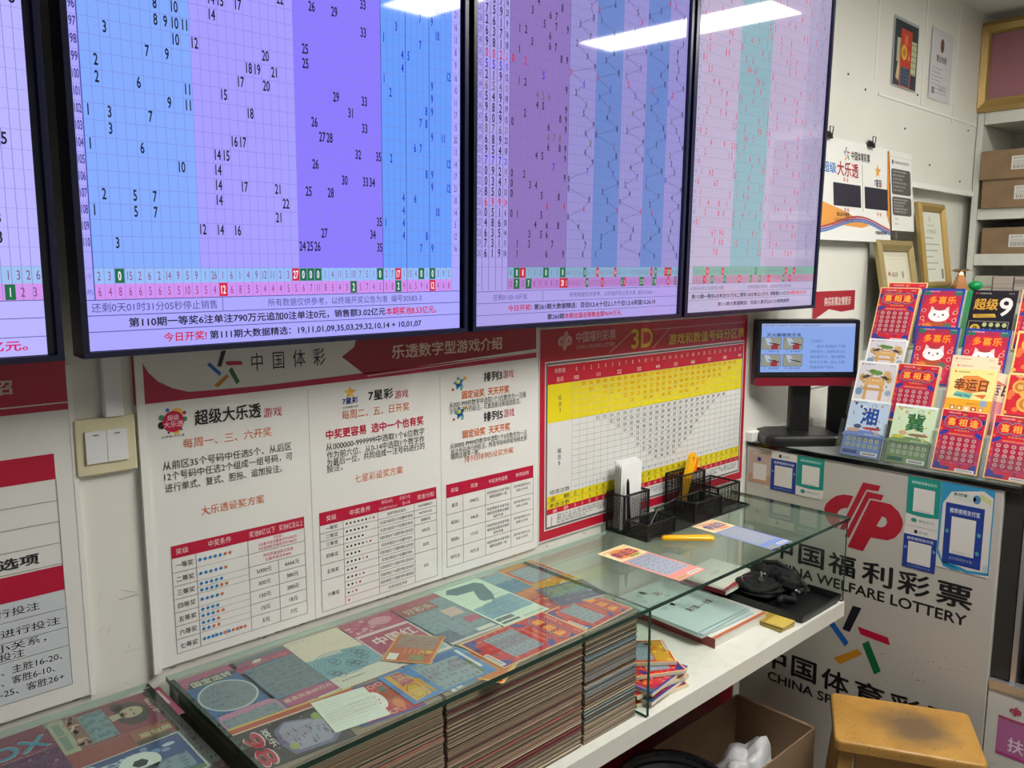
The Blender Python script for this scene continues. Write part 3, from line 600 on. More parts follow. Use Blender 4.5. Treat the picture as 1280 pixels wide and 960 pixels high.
def paint_3d(cv):
    x0, x1, z0, z1 = 1.284, 2.145, 0.966, 1.462
    cv.rect(x0 + 0.002, x1 - 0.002, z0 + 0.002, z1 - 0.002, '#b51730', 1)
    cv.rect(1.302, 2.128, 0.990, 1.386, '#d8d2d0', 2); cv.rect(1.305, 2.125, 0.993, 1.383, '#6a6464', 3); cv.rect(1.310, 2.120, 0.998, 1.378, '#d9dad8', 4)
    welfare_emblem(cv, 1.367, 1.424, 0.054, '#d8a8ac', 3)
    cv.tx('中国福利彩票', 1.403, 1.545, 1.423, 0.026, '#d8a8ac', 3, True); cv.tx('CHINA WELFARE LOTTERY', 1.403, 1.545, 1.408, 0.009, '#d8a8ac', 3, True)
    cv.line((1.525, 1.392), (1.610, 1.440), 0.0025, '#d8a0a4', 3); cv.line((1.695, 1.392), (1.765, 1.440), 0.0025, '#d8a0a4', 3); cv.line((1.690, 1.4395), (2.128, 1.4395), 0.0015, '#d8a0a4', 3)
    cv.tx('3D', 1.606, 1.693, 1.395, 0.050, '#d4b63a', 4, True)
    cv.tx('游戏和数值号码分区表', 1.760, 2.126, 1.395, 0.029, '#d8bc44', 4, True)
    lx = 1.392; cw = (2.118 - lx) / 28; zt = 1.376; rh = 0.0148
    cv.rect(1.310, 2.120, zt - 0.043, zt, '#c01832', 5)
    zy = zt - 0.043; n3 = 6; cv.rect(1.310, 2.120, zy - n3 * rh, zy, '#e3d21c', 5)
    zw = zy - n3 * rh
    cv.tc('和数值', 1.350, zt - 0.018, 0.011, '#f0d0c8', 6); cv.tc('直选', 1.350, zt - 0.038, 0.011, '#f0d0c8', 6)
    zc = 1.071     # top of the counting rows
    for k in range(29): cv.rect(lx + k * cw - 0.0004, lx + k * cw + 0.0004, 1.027, zy, '#a9aaa0', 6)
    z = zy
    while z > zc: cv.rect(lx, 2.120, z - 0.0004, z + 0.0004, '#a9aaa0', 6); z -= rh
    for s in range(28):
        u = lx + (s + 0.5) * cw
        cv.dg(str(s), u, zt - 0.018, 0.0095, '#f0c8b8', 7, False, 0.8)
        if s % 3 == 0: cv.dg('%d%d%d' % (s // 3, s // 3, s // 3), u, zt - 0.038, 0.0095, '#f4dcc8', 7, False, 0.85)
        pair = []; six = []; n = 0
        for a in range(10):
            for c in range(a, 10):
                d = s - a - c
                if c <= d <= 9:
                    q = '%d%d%d' % (a, c, d); k = len(set(q))
                    if k == 2: pair.append(q)
                    elif k == 3: six.append(q)
        for a in range(10):
            for c in range(10):
                if 0 <= s - a - c <= 9: n += 1
        for i, q in enumerate(pair): cv.dg(q, u, zy - (i + 1) * rh + 0.003, 0.0088, '#d9762a', 7, False, 0.72)
        for i, q in enumerate(six): cv.dg(q, u, zw - (i + 1) * rh + 0.003, 0.0088, '#48484c', 7, False, 0.72)
        m = len(pair) + len(six) + (s % 3 == 0)
        cv.dg(str(m), u, 1.0745, 0.009, '#5a92c8', 7, False, 0.7); cv.dg('%d元' % (2 * m), u, 1.0585, 0.009, '#3c3a1c', 8, False, 0.5)
        cv.dg(str(n), u, 1.043, 0.009, '#3c3a1c', 8, False, 0.6); cv.dg('%d元' % (2 * n), u, 1.030, 0.008, '#ecc0b8', 8, False, 0.45)
    cv.rect(1.310, 2.120, 1.0405, zc, '#e3d21c', 5); cv.rect(1.310, 2.120, 1.0275, 1.0405, '#c01832', 6); cv.rect(1.310, 2.120, 1.0555, 1.0562, '#8a8230', 6)
    for t, z in (('组选注数', 1.0745), ('金    额', 1.058), ('单选注数', 1.0425)): cv.tx(t, 1.318, 1.386, z, 0.0105, '#3c3a30', 7)
    cv.tx('金    额', 1.328, 1.382, 1.0295, 0.009, '#f0d0c8', 7)
    for t, z in (('组', 1.295), ('选', 1.280), ('3', 1.266), ('组', 1.170), ('选', 1.155), ('6', 1.141)): cv.tc(t, 1.350, z, 0.011, '#4a4a40', 6)
    for i, t in enumerate('使用说明'): cv.tc(t, 1.325, 1.0165 - i * 0.0062, 0.0052, '#c03048', 6)
    for i, t in enumerate(['将0-9十个数字组成的三位数号码，三个数字之和相同的号码归为一组，共分为二十八个和数值，最小点为', '最大点位合数相同的数量，按排列次序的不同分成直选、组选3、组选6三种投注方式，再算出注数', '为分点对0,1,2,3、4和大点数5、6、7、8、9，可以单选也可以复式投注，方便快捷，中奖率高。', '在投单进行选号。']):
        cv.tx(t, 1.342, 2.108 if i < 3 else 1.45, 1.0185 - i * 0.0058, 0.0048, '#4a4a4c', 6)
board('game_poster', 1.283, 2.1465, 0.965, 1.463, 'red bordered poster with a 3D number table in yellow and white', paint_3d)

def paint_left_board(cv):
    cv.rect(-0.549, 0.3245, 1.395, 1.472, '#b81c40', 1); cv.rect(-0.549, 0.3245, 1.4045, 1.4065, '#e8d4d4', 2)
    cv.tx('竞彩游戏介绍', 0.07, 0.256, 1.424, 0.021, '#dcc0ba', 3, True)
    for z0, z1 in ((1.2955, 1.333), (1.128, 1.1655)): cv.rect(-0.549, 0.3005, z0, z1, RED, 2)
    cv.rect(-0.549, 0.3005, 0.979, 1.128, '#ccd3d8', 1)
    for z in (1.2635, 1.232, 1.200, 1.1685): cv.rect(-0.549, 0.3005, z - 0.0005, z + 0.0005, GRY, 2)
    for z in (1.0995, 1.0695, 1.041, 0.979): cv.rect(-0.549, 0.3005, z - 0.0005, z + 0.0005, GRY, 2)
    cv.rect(0.3, 0.301, 0.979, 1.2955, GRY, 2)
    cv.tx('对比赛结果', 0.125, 0.2245, 1.2095, 0.0165, '#26262a', 3, True); cv.tx('胜平负3+四个选项', 0.06, 0.271, 1.1755, 0.0165, '#26262a', 3, True)
    cv.tx('玩法介绍', 0.10, 0.195, 1.138, 0.017, '#ecd0d4', 3, True)
    cv.tx('“胜”“平”“负” 结果进行投注', 0.05, 0.266, 1.1075, 0.012, INK); cv.tx('“主胜”、“负” 结果进行投注', 0.06, 0.291, 1.0775, 0.012, INK)
    cv.tx('竞猜两队得分数的大小关系，', 0.03, 0.271, 1.0565, 0.012, INK); cv.tx('对结果进行投注', 0.13, 0.242, 1.0435, 0.012, INK)
    cv.tx('主胜11-15、主胜16-20、', 0.15, 0.290, 1.0225, 0.012, INK); cv.tx('客胜1-5、客胜6-10、', 0.165, 0.279, 1.0065, 0.012, INK); cv.tx('16-20、客胜21-25、客胜26+', 0.12, 0.2905, 0.990, 0.012, INK)
    cv.rect(0.05, 0.187, 0.958, 0.966, '#b81c40', 2); cv.ell(0.187, 0.962, 0.004, 0.004, '#b81c40', 2)
board('game_poster', -0.55, 0.3245, 0.953, 1.474, 'white betting poster at the left edge, beyond the light switch from the prize tables', paint_left_board)

# light switch
t = empty('light_switch', (0.371, 0, 1.3345)); tag(t, 'cream double light switch on the bare wall strip between two posters', 'light switch')
b = MB(); b.rbox(-0.043, 0.043, -0.043, 0.043, 0, 0.010, 0.004, M=Matrix.Rotation(PI / 2, 4, 'X'), top=0.003); b.build('cover_plate', M_cream, t)
for s in (-1, 1):
    b = MB(); b.box(s * 0.0148 - 0.0145, s * 0.0148 + 0.0145, -0.0135, -0.009, -0.024, 0.024)
    rk = b.build('rocker', M_switch, t)
    b = MB(); b.box(s * 0.0148 - 0.004, s * 0.0148 + 0.004, -0.0139, -0.0134, 0.0175, 0.0188); b.build('indicator_mark', M_black, rk)

# ================================================================ paper and frames on the wall to the right
def slip(name, x0, x1, z0, z1, ytop, ybot, label, cat, paint, group=None, th=0.0006, U0=None):
    """sheet hung on the wall, lower edge a little forward; printing in 0..w, 0..h"""
    h = math.hypot(z1 - z0, ybot - ytop); wd = x1 - x0; a = math.atan2(ybot - ytop, z1 - z0)
    b = MB(); cv = CV((0, 0, 0), e=0.0002, mb=b); b.box(0, wd, 0.0002, th, 0, h, lin('#dcdcd8')); paint(cv, wd, h)
    o = b.build(name, M_paper, loc=(x0, -abs(ybot), z0), rot=(-a if ybot > ytop else -math.atan2(abs(ybot) - abs(ytop), z1 - z0), 0, 0)); tag(o, label, cat, group)
    return o
def p_ticket_poster(cv, w, h):
    cv.rect(0, w, 0, h, '#a9aeb2', 0); cv.rect(0.008, w - 0.004, 0.004, h - 0.010, '#2d343b', 1)
    cv.poly([(0.03, 0.03), (0.06, 0.17), (0.075, 0.185), (0.055, 0.02)], '#c4b790', 2)
    cv.rect(0.03, 0.075, 0.085, 0.165, '#b9bb96', 2); cv.rect(0.135, 0.200, 0.055, 0.170, '#c8cc9e', 2)
    for k in range(6): cv.rect(0.135, 0.2, 0.058 + k * 0.02, 0.060 + k * 0.02, '#3a3f3a', 3)
    for k in range(4): cv.rect(0.150 + k * 0.016, 0.152 + k * 0.016, 0.055, 0.17, '#3a3f3a', 3)
    cv.rect(0.06, 0.155, 0.004, 0.2, '#b5482c', 3); cv.rect(0.066, 0.149, 0.075, 0.194, '#c03a2c', 4); cv.rect(0.07, 0.145, 0.008, 0.072, '#3f5a72', 4)
    for i in range(5):
        for j in range(5): cv.rect(0.075 + j * 0.014, 0.083 + j * 0.014, 0.012 + i * 0.012, 0.019 + i * 0.012, '#25303c', 5)
    cv.ell(0.092, 0.122, 0.026, 0.026, '#d9a83a', 5); cv.ell(0.092, 0.122, 0.014, 0.014, '#b8782a', 6)
    cv.tc('喜', 0.105, 0.15, 0.034, '#d9903a', 5); cv.poly([(0.128, 0.10), (0.140, 0.10), (0.134, 0.135)], '#e8b05c', 5)
slip('ticket_poster', 3.021, 3.232, 2.234, 2.468, -0.003, -0.004, 'small dark poster of a red scratch ticket high on the wall beside the pale licence', 'poster', p_ticket_poster)
def p_license(cv, w, h):
    cv.rect(0, w, 0, h, '#d2cfd4', 0); cv.frame(0.006, w - 0.006, 0.006, h - 0.006, 0.001, '#bdb9bf', 1)
    cv.ell(0.105, h - 0.055, 0.018, 0.026, '#6a4f44', 2); cv.tx('营业执照', 0.055, 0.155, h - 0.118, 0.026, '#4a4a4e', 2, True)
    rnd = random.Random(4)
    for i in range(7):
        z = h - 0.145 - i * 0.0145; cv.rect(0.022, 0.034, z, z + 0.004, '#8a8a90', 2); cv.rect(0.045, 0.045 + rnd.uniform(0.05, 0.13), z, z + 0.003, '#9a9aa0', 2)
    for i in range(4): cv.rect(0.09, 0.17, 0.055 - i * 0.006, 0.058 - i * 0.006, '#a2a2a8', 2)
    cv.rect(0.025, 0.05, 0.02, 0.045, '#7c7c82', 2)
slip('business_license', 3.353, 3.563, 2.234, 2.492, -0.003, -0.004, 'pale licence sheet with a brown crest, high on the wall beside the dark poster', 'certificate', p_license)

def p_jackpot(cv, w, h):
    cv.rect(0, w, 0, h, '#e6e6e2', 0)
    cv.poly([(0, 0.045), (0, 0.125), (0.16, 0.10), (0.36, 0.055), (0.30, 0.045), (0.15, 0.05)], '#e39c4a', 1)
    cv.poly([(w - 0.012, h * 0.98), (w, h * 0.98), (w, 0.05), (w - 0.03, 0.10), (w - 0.022, 0.18)], '#d88a38', 1)
    pts = [(w * k / 12, 0.060 + 0.022 * math.sin(-1.2 + 5.2 * k / 12)) for k in range(13)]
    for d, c in ((0, '#a83a3c'), (-0.008, '#6a5aa8'), (-0.015, '#4a82b8')):
        for a, q in zip(pts, pts[1:]): cv.line((a[0], a[1] + d), (q[0], q[1] + d), 0.006, c, 2)
    sport_emblem(cv, 0.20, h - 0.045, 0.045); cv.tx('中国体育彩票', 0.235, 0.375, h - 0.062, 0.030, '#2a2a30', 2, True)
    cv.tx('超级', 0.03, 0.125, h - 0.115, 0.035, '#2f7ac0', 2, True); cv.tx('大乐透', 0.13, 0.285, h - 0.120, 0.048, '#a81c30', 2, True)
    for k in range(5):
        a = PI / 2 + k * 2 * PI / 5; u, v = 0.435, h - 0.085; cv.poly([(u + 0.026 * math.cos(a), v + 0.026 * math.sin(a)), (u + 0.011 * math.cos(a + 0.63), v + 0.011 * math.sin(a + 0.63)), (u, v), (u + 0.011 * math.cos(a - 0.63), v + 0.011 * math.sin(a - 0.63))], ('#e09a30', '#edb65a')[k % 2], 2)
    cv.tx('7星彩', 0.405, 0.467, h - 0.138, 0.026, '#2c3058', 3, True)
    for u, z in ((0.19, 0.192), (0.44, 0.188), (0.19, 0.094), (0.44, 0.090)): cv.tc('奖  池', u, z, 0.013, '#d8502c', 2, True)
    cv.rect(0.10, 0.298, 0.112, 0.186, '#1c1b2e', 3); cv.rect(0.328, w - 0.018, 0.112, 0.186, '#1c1b2e', 3)
    cv.rect(0.311, 0.316, 0.10, h - 0.07, '#b4b4ae', 2)
    cv.tx('爱心彩·中国梦', 0.12, 0.21, 0.078, 0.014, '#3a3430', 3, True); cv.tx('公益体彩 乐善人生', 0.10, 0.235, 0.062, 0.011, '#3a3430', 3)
    cv.tx('中国体育彩票', 0.405, 0.495, 0.026, 0.013, '#2a2a30', 3, True)
slip('jackpot_board', 2.500, 3.030, 1.684, 2.012, -0.006, -0.034, 'white jackpot board with two black panels, hung on the wall right of the screens', 'notice board', p_jackpot, th=0.004)
for x, lb in ((2.565, 'black binder clip at the left of the jackpot board top, half behind the lilac screen'), (2.875, 'black binder clip in the middle of the jackpot board top')):
    t = empty('binder_clip', (x, -0.010, 2.004)); tag(t, lb, 'clip', 'binder clips on the jackpot board')
    b = MB(); b.add([(-0.02, -0.010, 0), (0.02, -0.010, 0), (0.02, 0, 0.022), (-0.02, 0, 0.022), (-0.02, 0.008, 0), (0.02, 0.008, 0)], [(0, 1, 2, 3), (3, 2, 5, 4), (0, 3, 4), (1, 5, 2)]); b.build('clip_body', M_black, t)
    b = MB(); b.tube([(-0.009, -0.010, 0.004), (-0.012, -0.012, 0.034), (0.012, -0.012, 0.034), (0.009, -0.010, 0.004)], 0.0018, 6); b.build('clip_lever', M_black, t)
def p_rules(cv, w, h):
    cv.rect(0, w, 0, h, '#e2e2de', 0); cv.rect(0.004, w - 0.004, h - 0.022, h - 0.021, '#a8a8a2', 1)
    cv.ell(0.025, h - 0.040, 0.007, 0.009, '#3a3a3c', 1); cv.tx('中国体育彩票销售规范', 0.042, 0.168, h - 0.045, 0.010, '#4a4a4c', 2)
    for v0, v1, n in ((0.130, 0.222, 6), (0.055, 0.122, 5)):
        cv.poly(arc(w - 0.03, v0 + 0.012, 0.012, 0.012, -90, 0, 5) + arc(w - 0.03, v1 - 0.012, 0.012, 0.012, 0, 90, 5) + arc(0.022, v1 - 0.012, 0.012, 0.012, 90, 180, 5) + arc(0.022, v0 + 0.012, 0.012, 0.012, 180, 270, 5), '#504e4c', 1)
        for i in range(n): cv.tx('请理性购买彩票量力而行未成年人不得购买'[i:i + 9 + (i * 5) % 4], 0.02, w - 0.05 - 0.02 * (i % 3), v1 - 0.013 - i * (v1 - v0 - 0.012) / n, 0.0068, '#c9c7c2', 2)
    cv.tx('咨询电话', 0.025, 0.06, 0.040, 0.006, '#77777a', 2); cv.tx('监督投诉', 0.025, 0.06, 0.022, 0.006, '#77777a', 2)
slip('rules_sheet', 3.040, 3.236, 1.728, 2.012, -0.004, -0.032, 'white rules sheet with two dark rounded text panels, right of the jackpot board', 'notice', p_rules)
def p_notice(cv, w, h):
    cv.rect(0, w, 0, h, '#e6e4de', 0)
    cv.poly([(0, h), (w, h), (w, h - 0.068), (0.20, h - 0.072), (0.11, h - 0.060), (0.04, h - 0.082), (0, h - 0.095)], '#a81e30', 1)
    cv.tx('购买彩票友情提示', 0.075, 0.268, h - 0.05, 0.030, '#e8d2cc', 2, True)
    for i, t in enumerate(['一、彩票销售终端打印的彩票', '二、请核对投注号码和期号', '三、禁止向未成年人销售彩票', '四、请您理性购买量力而行']): cv.tx(t, 0.035, 0.27, h - 0.112 - i * 0.036, 0.015, '#9a9a94', 2)
    cv.rect(0.03, 0.10, h - 0.150, h - 0.134, '#55534e', 3)
slip('notice_card', 2.540, 2.838, 1.20, 1.518, -0.003, -0.005, 'white notice with a red heading, on the wall above the small monitor', 'notice', p_notice)

# low cabinet and green crate in the niche that carry the framed certificates
b = MB(); b.box(2.935, 3.885, -0.30, 0.033, 0, 1.30); b.box(2.935, 3.885, -0.31, -0.30, 0.05, 1.285); tag(b.build('low_cabinet', M_white), 'low white cabinet in the wall niche under the framed certificates', 'cabinet')
b = MB(); b.rbox(3.225, 3.525, -0.21, 0.03, 1.3005, 1.508, 0.02, top=0.008); tag(b.build('storage_crate', M_green), 'green plastic crate on the low cabinet, carrying the tall gilt certificate frame', 'crate')
def framed(x0, x1, z0, z1, ytop, ybot, m, label, paint, fw=0.035, back=None):
    h = math.hypot(z1 - z0, ybot - ytop); wd = x1 - x0; a = math.atan2(abs(ybot) - abs(ytop), z1 - z0)
    t = empty('certificate_frame', (x0, ybot, z0), (-a, 0, 0)); tag(t, label, 'picture frame', 'certificate frames in the niche')
    b = MB()
    for q in (((0, 0), (wd, 0), (wd - fw, fw), (fw, fw)), ((wd, 0), (wd, h), (wd - fw, h - fw), (wd - fw, fw)), ((wd, h), (0, h), (fw, h - fw), (wd - fw, h - fw)), ((0, h), (0, 0), (fw, fw), (fw, h - fw))):
        o0, o1, i1, i0 = q; n = len(b.v)
        o0, o1, i1, i0 = q
        mid = lambda p, r: ((p[0] + r[0]) / 2, (p[1] + r[1]) / 2)
        m0, m1 = mid(o0, i0), mid(o1, i1)
        V = lambda p, y: (p[0], y, p[1])
        b.add([V(o0, 0), V(o1, 0), V(o1, -0.014), V(o0, -0.014), V(m1, -0.022), V(m0, -0.022), V(i1, -0.010), V(i0, -0.010), V(i1, 0), V(i0, 0)], [(0, 1, 2, 3), (3, 2, 4, 5), (5, 4, 6, 7), (7, 6, 8, 9), (9, 8, 1, 0)])
    b.build('frame', m, t)
    cv = CV((0, -0.004, 0), e=0.0002); cv.mb.box(fw * 0.6, wd - fw * 0.6, -0.003, -0.0005, fw * 0.6, h - fw * 0.6, lin('#6a5a40')); paint(cv, wd, h, fw); cv.mb.build('certificate', M_print, t)
def p_cert_wide(cv, w, h, f):
    cv.rect(f, w - f, f, h - f, '#c9c4b0', 0); cv.rect(f + 0.022, w - f - 0.022, f + 0.02, h - f - 0.02, '#d8d3c0', 1); cv.frame(f + 0.028, w - f - 0.028, f + 0.026, h - f - 0.028, 0.001, '#b0a88e', 2)
    welfare_emblem(cv, f + 0.05, h - f - 0.085, 0.024, '#b8584c', 3); cv.tx('福利彩票', f + 0.07, f + 0.12, h - f - 0.094, 0.018, '#7a7668', 3); cv.ell(w - f - 0.065, h - f - 0.085, 0.008, 0.014, '#8a8474', 3)
    cv.tx('代 销 证', f + 0.055, w - f - 0.055, h - f - 0.165, 0.022, '#7a7464', 3)
    for i in range(4): cv.rect(f + 0.05, w - f - 0.06, h - f - 0.20 - i * 0.02, h - f - 0.197 - i * 0.02, '#a8a290', 3)
framed(2.910, 3.217, 1.3025, 1.690, -0.022, -0.100, M_palegold, 'wide pale gilt certificate frame leaning behind the ticket rack, lower left of the tall one', p_cert_wide, 0.038)
def p_cert_tall(cv, w, h, f):
    cv.rect(f, w - f, f, h - f, '#d6d8cc', 0); sport_emblem(cv, w / 2 - 0.01, h - f - 0.030, 0.024, 2); cv.tx('中国体育彩票', w / 2 - 0.04, w / 2 + 0.03, h - f - 0.058, 0.008, '#8a8a80', 2); cv.tx('代销证', w / 2 - 0.045, w / 2 + 0.045, h - f - 0.085, 0.016, '#7a7a70', 2)
    for i in range(6): cv.rect(f + 0.018, w - f - (0.09, 0.03, 0.05, 0.1, 0.06, 0.09)[i], h - f - 0.105 - i * 0.024, h - f - 0.100 - i * 0.024, '#a4a698', 2)
    cv.rect(w - f - 0.035, w - f - 0.012, f + 0.012, f + 0.050, '#7e8078', 2)
framed(3.243, 3.505, 1.5105, 1.838, -0.022, -0.072, M_gold, 'tall narrow gilt certificate frame with a white sheet, upper right of the wide pale one', p_cert_tall, 0.030)
# copper ornament
t = empty('desk_ornament', (3.40, -0.15, 1.5085)); tag(t, 'copper cone ornament with a leaf blade on top, on the green crate', 'ornament')
b = MB(); b.lathe([(0, 0), (0.032, 0), (0.034, 0.004), (0.012, 0.060), (0.006, 0.070), (0, 0.071)], n=4, smooth=False); b.build('cone', M_rose, t)
b = MB()
for s in (-1, 1):
    b.add([(0, 0, 0.066), (s * 0.05, -0.018, 0.078), (s * 0.13, 0, 0.072), (s * 0.05, 0.018, 0.074), (s * 0.05, 0, 0.083)], [(0, 1, 4), (1, 2, 4), (2, 3, 4), (3, 0, 4), (0, 3, 1), (1, 3, 2)])
b.build('blade', M_rose, t)
b = MB(); b.ball((0, 0, 0.018), 0.026, 0.026, 0.018, 14, 8); tag(b.build('round_box', M_green, loc=(3.475, -0.18, 1.5085)), 'small round green box beside the copper ornament', 'box')

# ================================================================ scratch ticket faces (w wide, h tall, origin lower left)
def speck(cv, w, h, n, cols, r, seed, L=2, box=None):
    rnd = random.Random(seed); u0, u1, v0, v1 = box or (0.04, 0.96, 0.04, 0.96)
    for i in range(n): cv.ell(w * rnd.uniform(u0, u1), h * rnd.uniform(v0, v1), r * rnd.uniform(.5, 1), r * rnd.uniform(.4, 1), cols[i % len(cols)], L, 8)
def scratch(cv, u0, u1, v0, v1, seed, base='#a3acb4', mark='#6c767e', L=3, nx=6, ny=5):
    cv.rect(u0, u1, v0, v1, base, L); rnd = random.Random(seed)
    for i in range(nx):
        for j in range(ny):
            u = u0 + (u1 - u0) * (i + .5 + rnd.uniform(-.2, .2)) / nx; v = v0 + (v1 - v0) * (j + .5 + rnd.uniform(-.25, .25)) / ny; a = (u1 - u0) / nx
            cv.rect(u - a * .28, u + a * rnd.uniform(.1, .3), v - a * .10, v + a * .02, mark, L + 1)
            cv.rect(u - a * .18, u + a * rnd.uniform(.05, .2), v + a * .06, v + a * .15, mark, L + 1)
def serial(cv, w, h, u0, u1, v0=0.02, v1=0.065):
    cv.rect(w * u0, w * u1, h * v0, h * v1, '#e8e6e0', 5); cv.rect(w * (u0 + .03), w * (u1 - .03), h * (v0 + .012), h * (v1 - .014), '#8d8c88', 6)
def head(cv, w, h, col, dot='#d23030'):
    cv.ell(w * .10, h * .945, w * .022, w * .022, dot, 4, 8); cv.tx('中国福利彩票', w * .15, w * .42, h * .932, h * .026, col, 4); cv.tx('20元', w * .80, w * .93, h * .935, h * .022, col, 4)
def p_meet(cv, w, h, flat=False):
    """喜相逢"""
    cv.rect(0, w, 0, h, '#f0c88c', 0); cv.rect(w * .025, w * .975, h * .015, h * .985, '#c8202c', 1)
    speck(cv, w, h, 70, ['#a81c34', '#dd5030', '#8a2450', '#e07038', '#b01c2c', '#c84a5a'], w * .05, 2, 2)
    for s in (0, 1):
        x = (lambda q: w * (q if s == 0 else 1 - q))
        cv.poly([(x(.03), h * .80), (x(.17), h * .83), (x(.10), h * .88), (x(.03), h * .87)], '#2a3488', 3)
        cv.poly([(x(.03), h * .56), (x(.12), h * .57), (x(.24), h * .64), (x(.16), h * .67), (x(.05), h * .62)], '#2c3a92', 3)
        cv.poly([(x(.03), h * .03), (x(.24), h * .03), (x(.18), h * .12), (x(.06), h * .15)], '#2c3a92', 3)
    for c, r, L in (('#2a3080', .185, 3), ('#e8b060', .165, 4), ('#2a3080', .155, 5), ('#d8202a', .145, 6)):
        for u in (.26, .50, .74): cv.ell(w * u, h * .80, w * r, w * r * .92, c, L, 22)
    for u, t in ((.26, '喜'), (.50, '相'), (.74, '逢')): cv.tc(t, w * u, h * .80 - w * .092, w * .185, '#f4b040', 8, True)
    cv.tx('幸福喜相逢', w * .34, w * .68, h * .655, h * .03, '#f09a58', 5)
    cv.rect(w * .22, w * .80, h * .585, h * .62, '#d0463a', 4); cv.tx('最高奖金1000000元', w * .26, w * .76, h * .590, h * .024, '#f0a468', 5)
    head(cv, w, h, '#e8d0c0')
    if flat:
        scratch(cv, w * .14, w * .86, h * .20, h * .54, 5, '#9198a4', '#5d6672', 5, 7, 6)
    else:
        cv.rect(w * .10, w * .90, h * .17, h * .56, '#a81e34', 4); cv.frame(w * .08, w * .92, h * .15, h * .58, w * .012, '#7a4a8a', 4)
        for j in range(5):
            for i in range(5):
                cv.ell(w * (.19 + .155 * i), h * (.525 - .078 * j), w * .050, w * .046, '#c89a94', 5, 12); cv.ell(w * (.19 + .155 * i), h * (.525 - .078 * j), w * .030, w * .027, '#a06a6c', 6, 10)
    cv.rect(w * .05, w * .40, h * .03, h * .075, '#2c3a80', 6); serial(cv, w, h, .52, .93)
def p_happy(cv, w, h):
    """多喜乐, with a plain white cat"""
    cv.rect(0, w, 0, h, '#1f3f96', 0); cv.rect(w * .04, w * .96, h * .02, h * .96, '#a82a48', 1)
    cv.poly([(w * q, h * r) for q, r in ((.06, .25), (.06, .66), (.24, .88), (.76, .88), (.94, .66), (.94, .25), (.84, .06), (.16, .06))], '#c8283a', 2)
    speck(cv, w, h, 60, ['#9a1c2c', '#dc5a3a', '#e0a060', '#8a2038', '#b04a3a'], w * .035, 12, 3, (.08, .92, .08, .68))
    cv.rect(w * .04, w * .22, h * .88, h * .96, '#2c6a58', 2); cv.rect(w * .78, w * .96, h * .88, h * .96, '#2c6a58', 2)
    for u, t in ((.30, '多'), (.52, '喜'), (.74, '乐')):
        cv.poly([(w * (u - .15), h * .79), (w * u, h * .69), (w * (u + .15), h * .79), (w * u, h * .89)], '#d82028', 3); cv.tc(t, w * u, h * .722, h * .135, '#f09a28', 5, True)
    for u, v in ((.12, .60), (.12, .46), (.88, .58), (.88, .44), (.14, .33), (.90, .31)):
        cv.ell(w * u, h * v, w * .055, w * .055, '#e8b0a0', 3, 12); cv.ell(w * u, h * v, w * .038, w * .038, '#b02438', 4, 12)
    for s in (-1, 1): cv.poly([(w * (.50 + s * .23), h * .56), (w * (.50 + s * .21), h * .68), (w * (.50 + s * .08), h * .62)], '#e4c8c4', 4)
    cv.ell(w * .50, h * .52, w * .25, h * .115, '#efeae6', 5)
    cv.ell(w * .50, h * .635, w * .14, h * .03, '#b03a38', 6)
    for s in (-1, 1):
        cv.ell(w * (.50 + s * .10), h * .53, w * .025, h * .02, '#2f3c30', 6, 10); cv.rect(w * (.50 + s * .21) - w * .05, w * (.50 + s * .21) + w * .05, h * .498, h * .502, '#8a7a78', 6)
    cv.ell(w * .50, h * .495, w * .018, h * .014, '#8a4a48', 6, 8)
    cv.ell(w * .50, h * .31, w * .28, h * .11, '#a8502c', 4); cv.ell(w * .27, h * .30, w * .13, h * .08, '#d87a30', 5); cv.ell(w * .74, h * .33, w * .10, h * .06, '#5a6a5a', 5); cv.ell(w * .78, h * .20, w * .09, h * .06, '#c03a5a', 5)
    cv.tx('最高奖金1000000元', w * .18, w * .82, h * .085, h * .05, '#e8d8c0', 5, True); head(cv, w, h, '#d8c8d8')
def p_nine(cv, w, h):
    """超级9"""
    cv.rect(0, w, 0, h, '#181412', 0); cv.tx('超级', w * .08, w * .62, h * .66, h * .20, '#c8962c', 3, True); cv.tx('9', w * .64, w * .93, h * .56, h * .32, '#d8d4cc', 3, True)
    cv.poly([(w * .12, h * .52), (w * .10, h * .58), (w * .58, h * .60), (w * .62, h * .54)], '#c8a034', 3); cv.tx('最高奖金90万', w * .16, w * .56, h * .54, h * .035, '#3a2a10', 4)
    cv.frame(w * .04, w * .92, h * .05, h * .47, w * .012, '#9a948a', 3); cv.ell(w * .20, h * .33, w * .12, h * .085, '#b89a24', 3); cv.tc('9', w * .20, h * .28, h * .10, '#2a2410', 4, True)
    for i in range(4):
        for j in range(4): cv.ell(w * (.40 + .145 * i), h * (.41 - .105 * j), w * .05, h * .038, '#a8b07a', 4, 12)
    head(cv, w, h, '#b8b0a8')
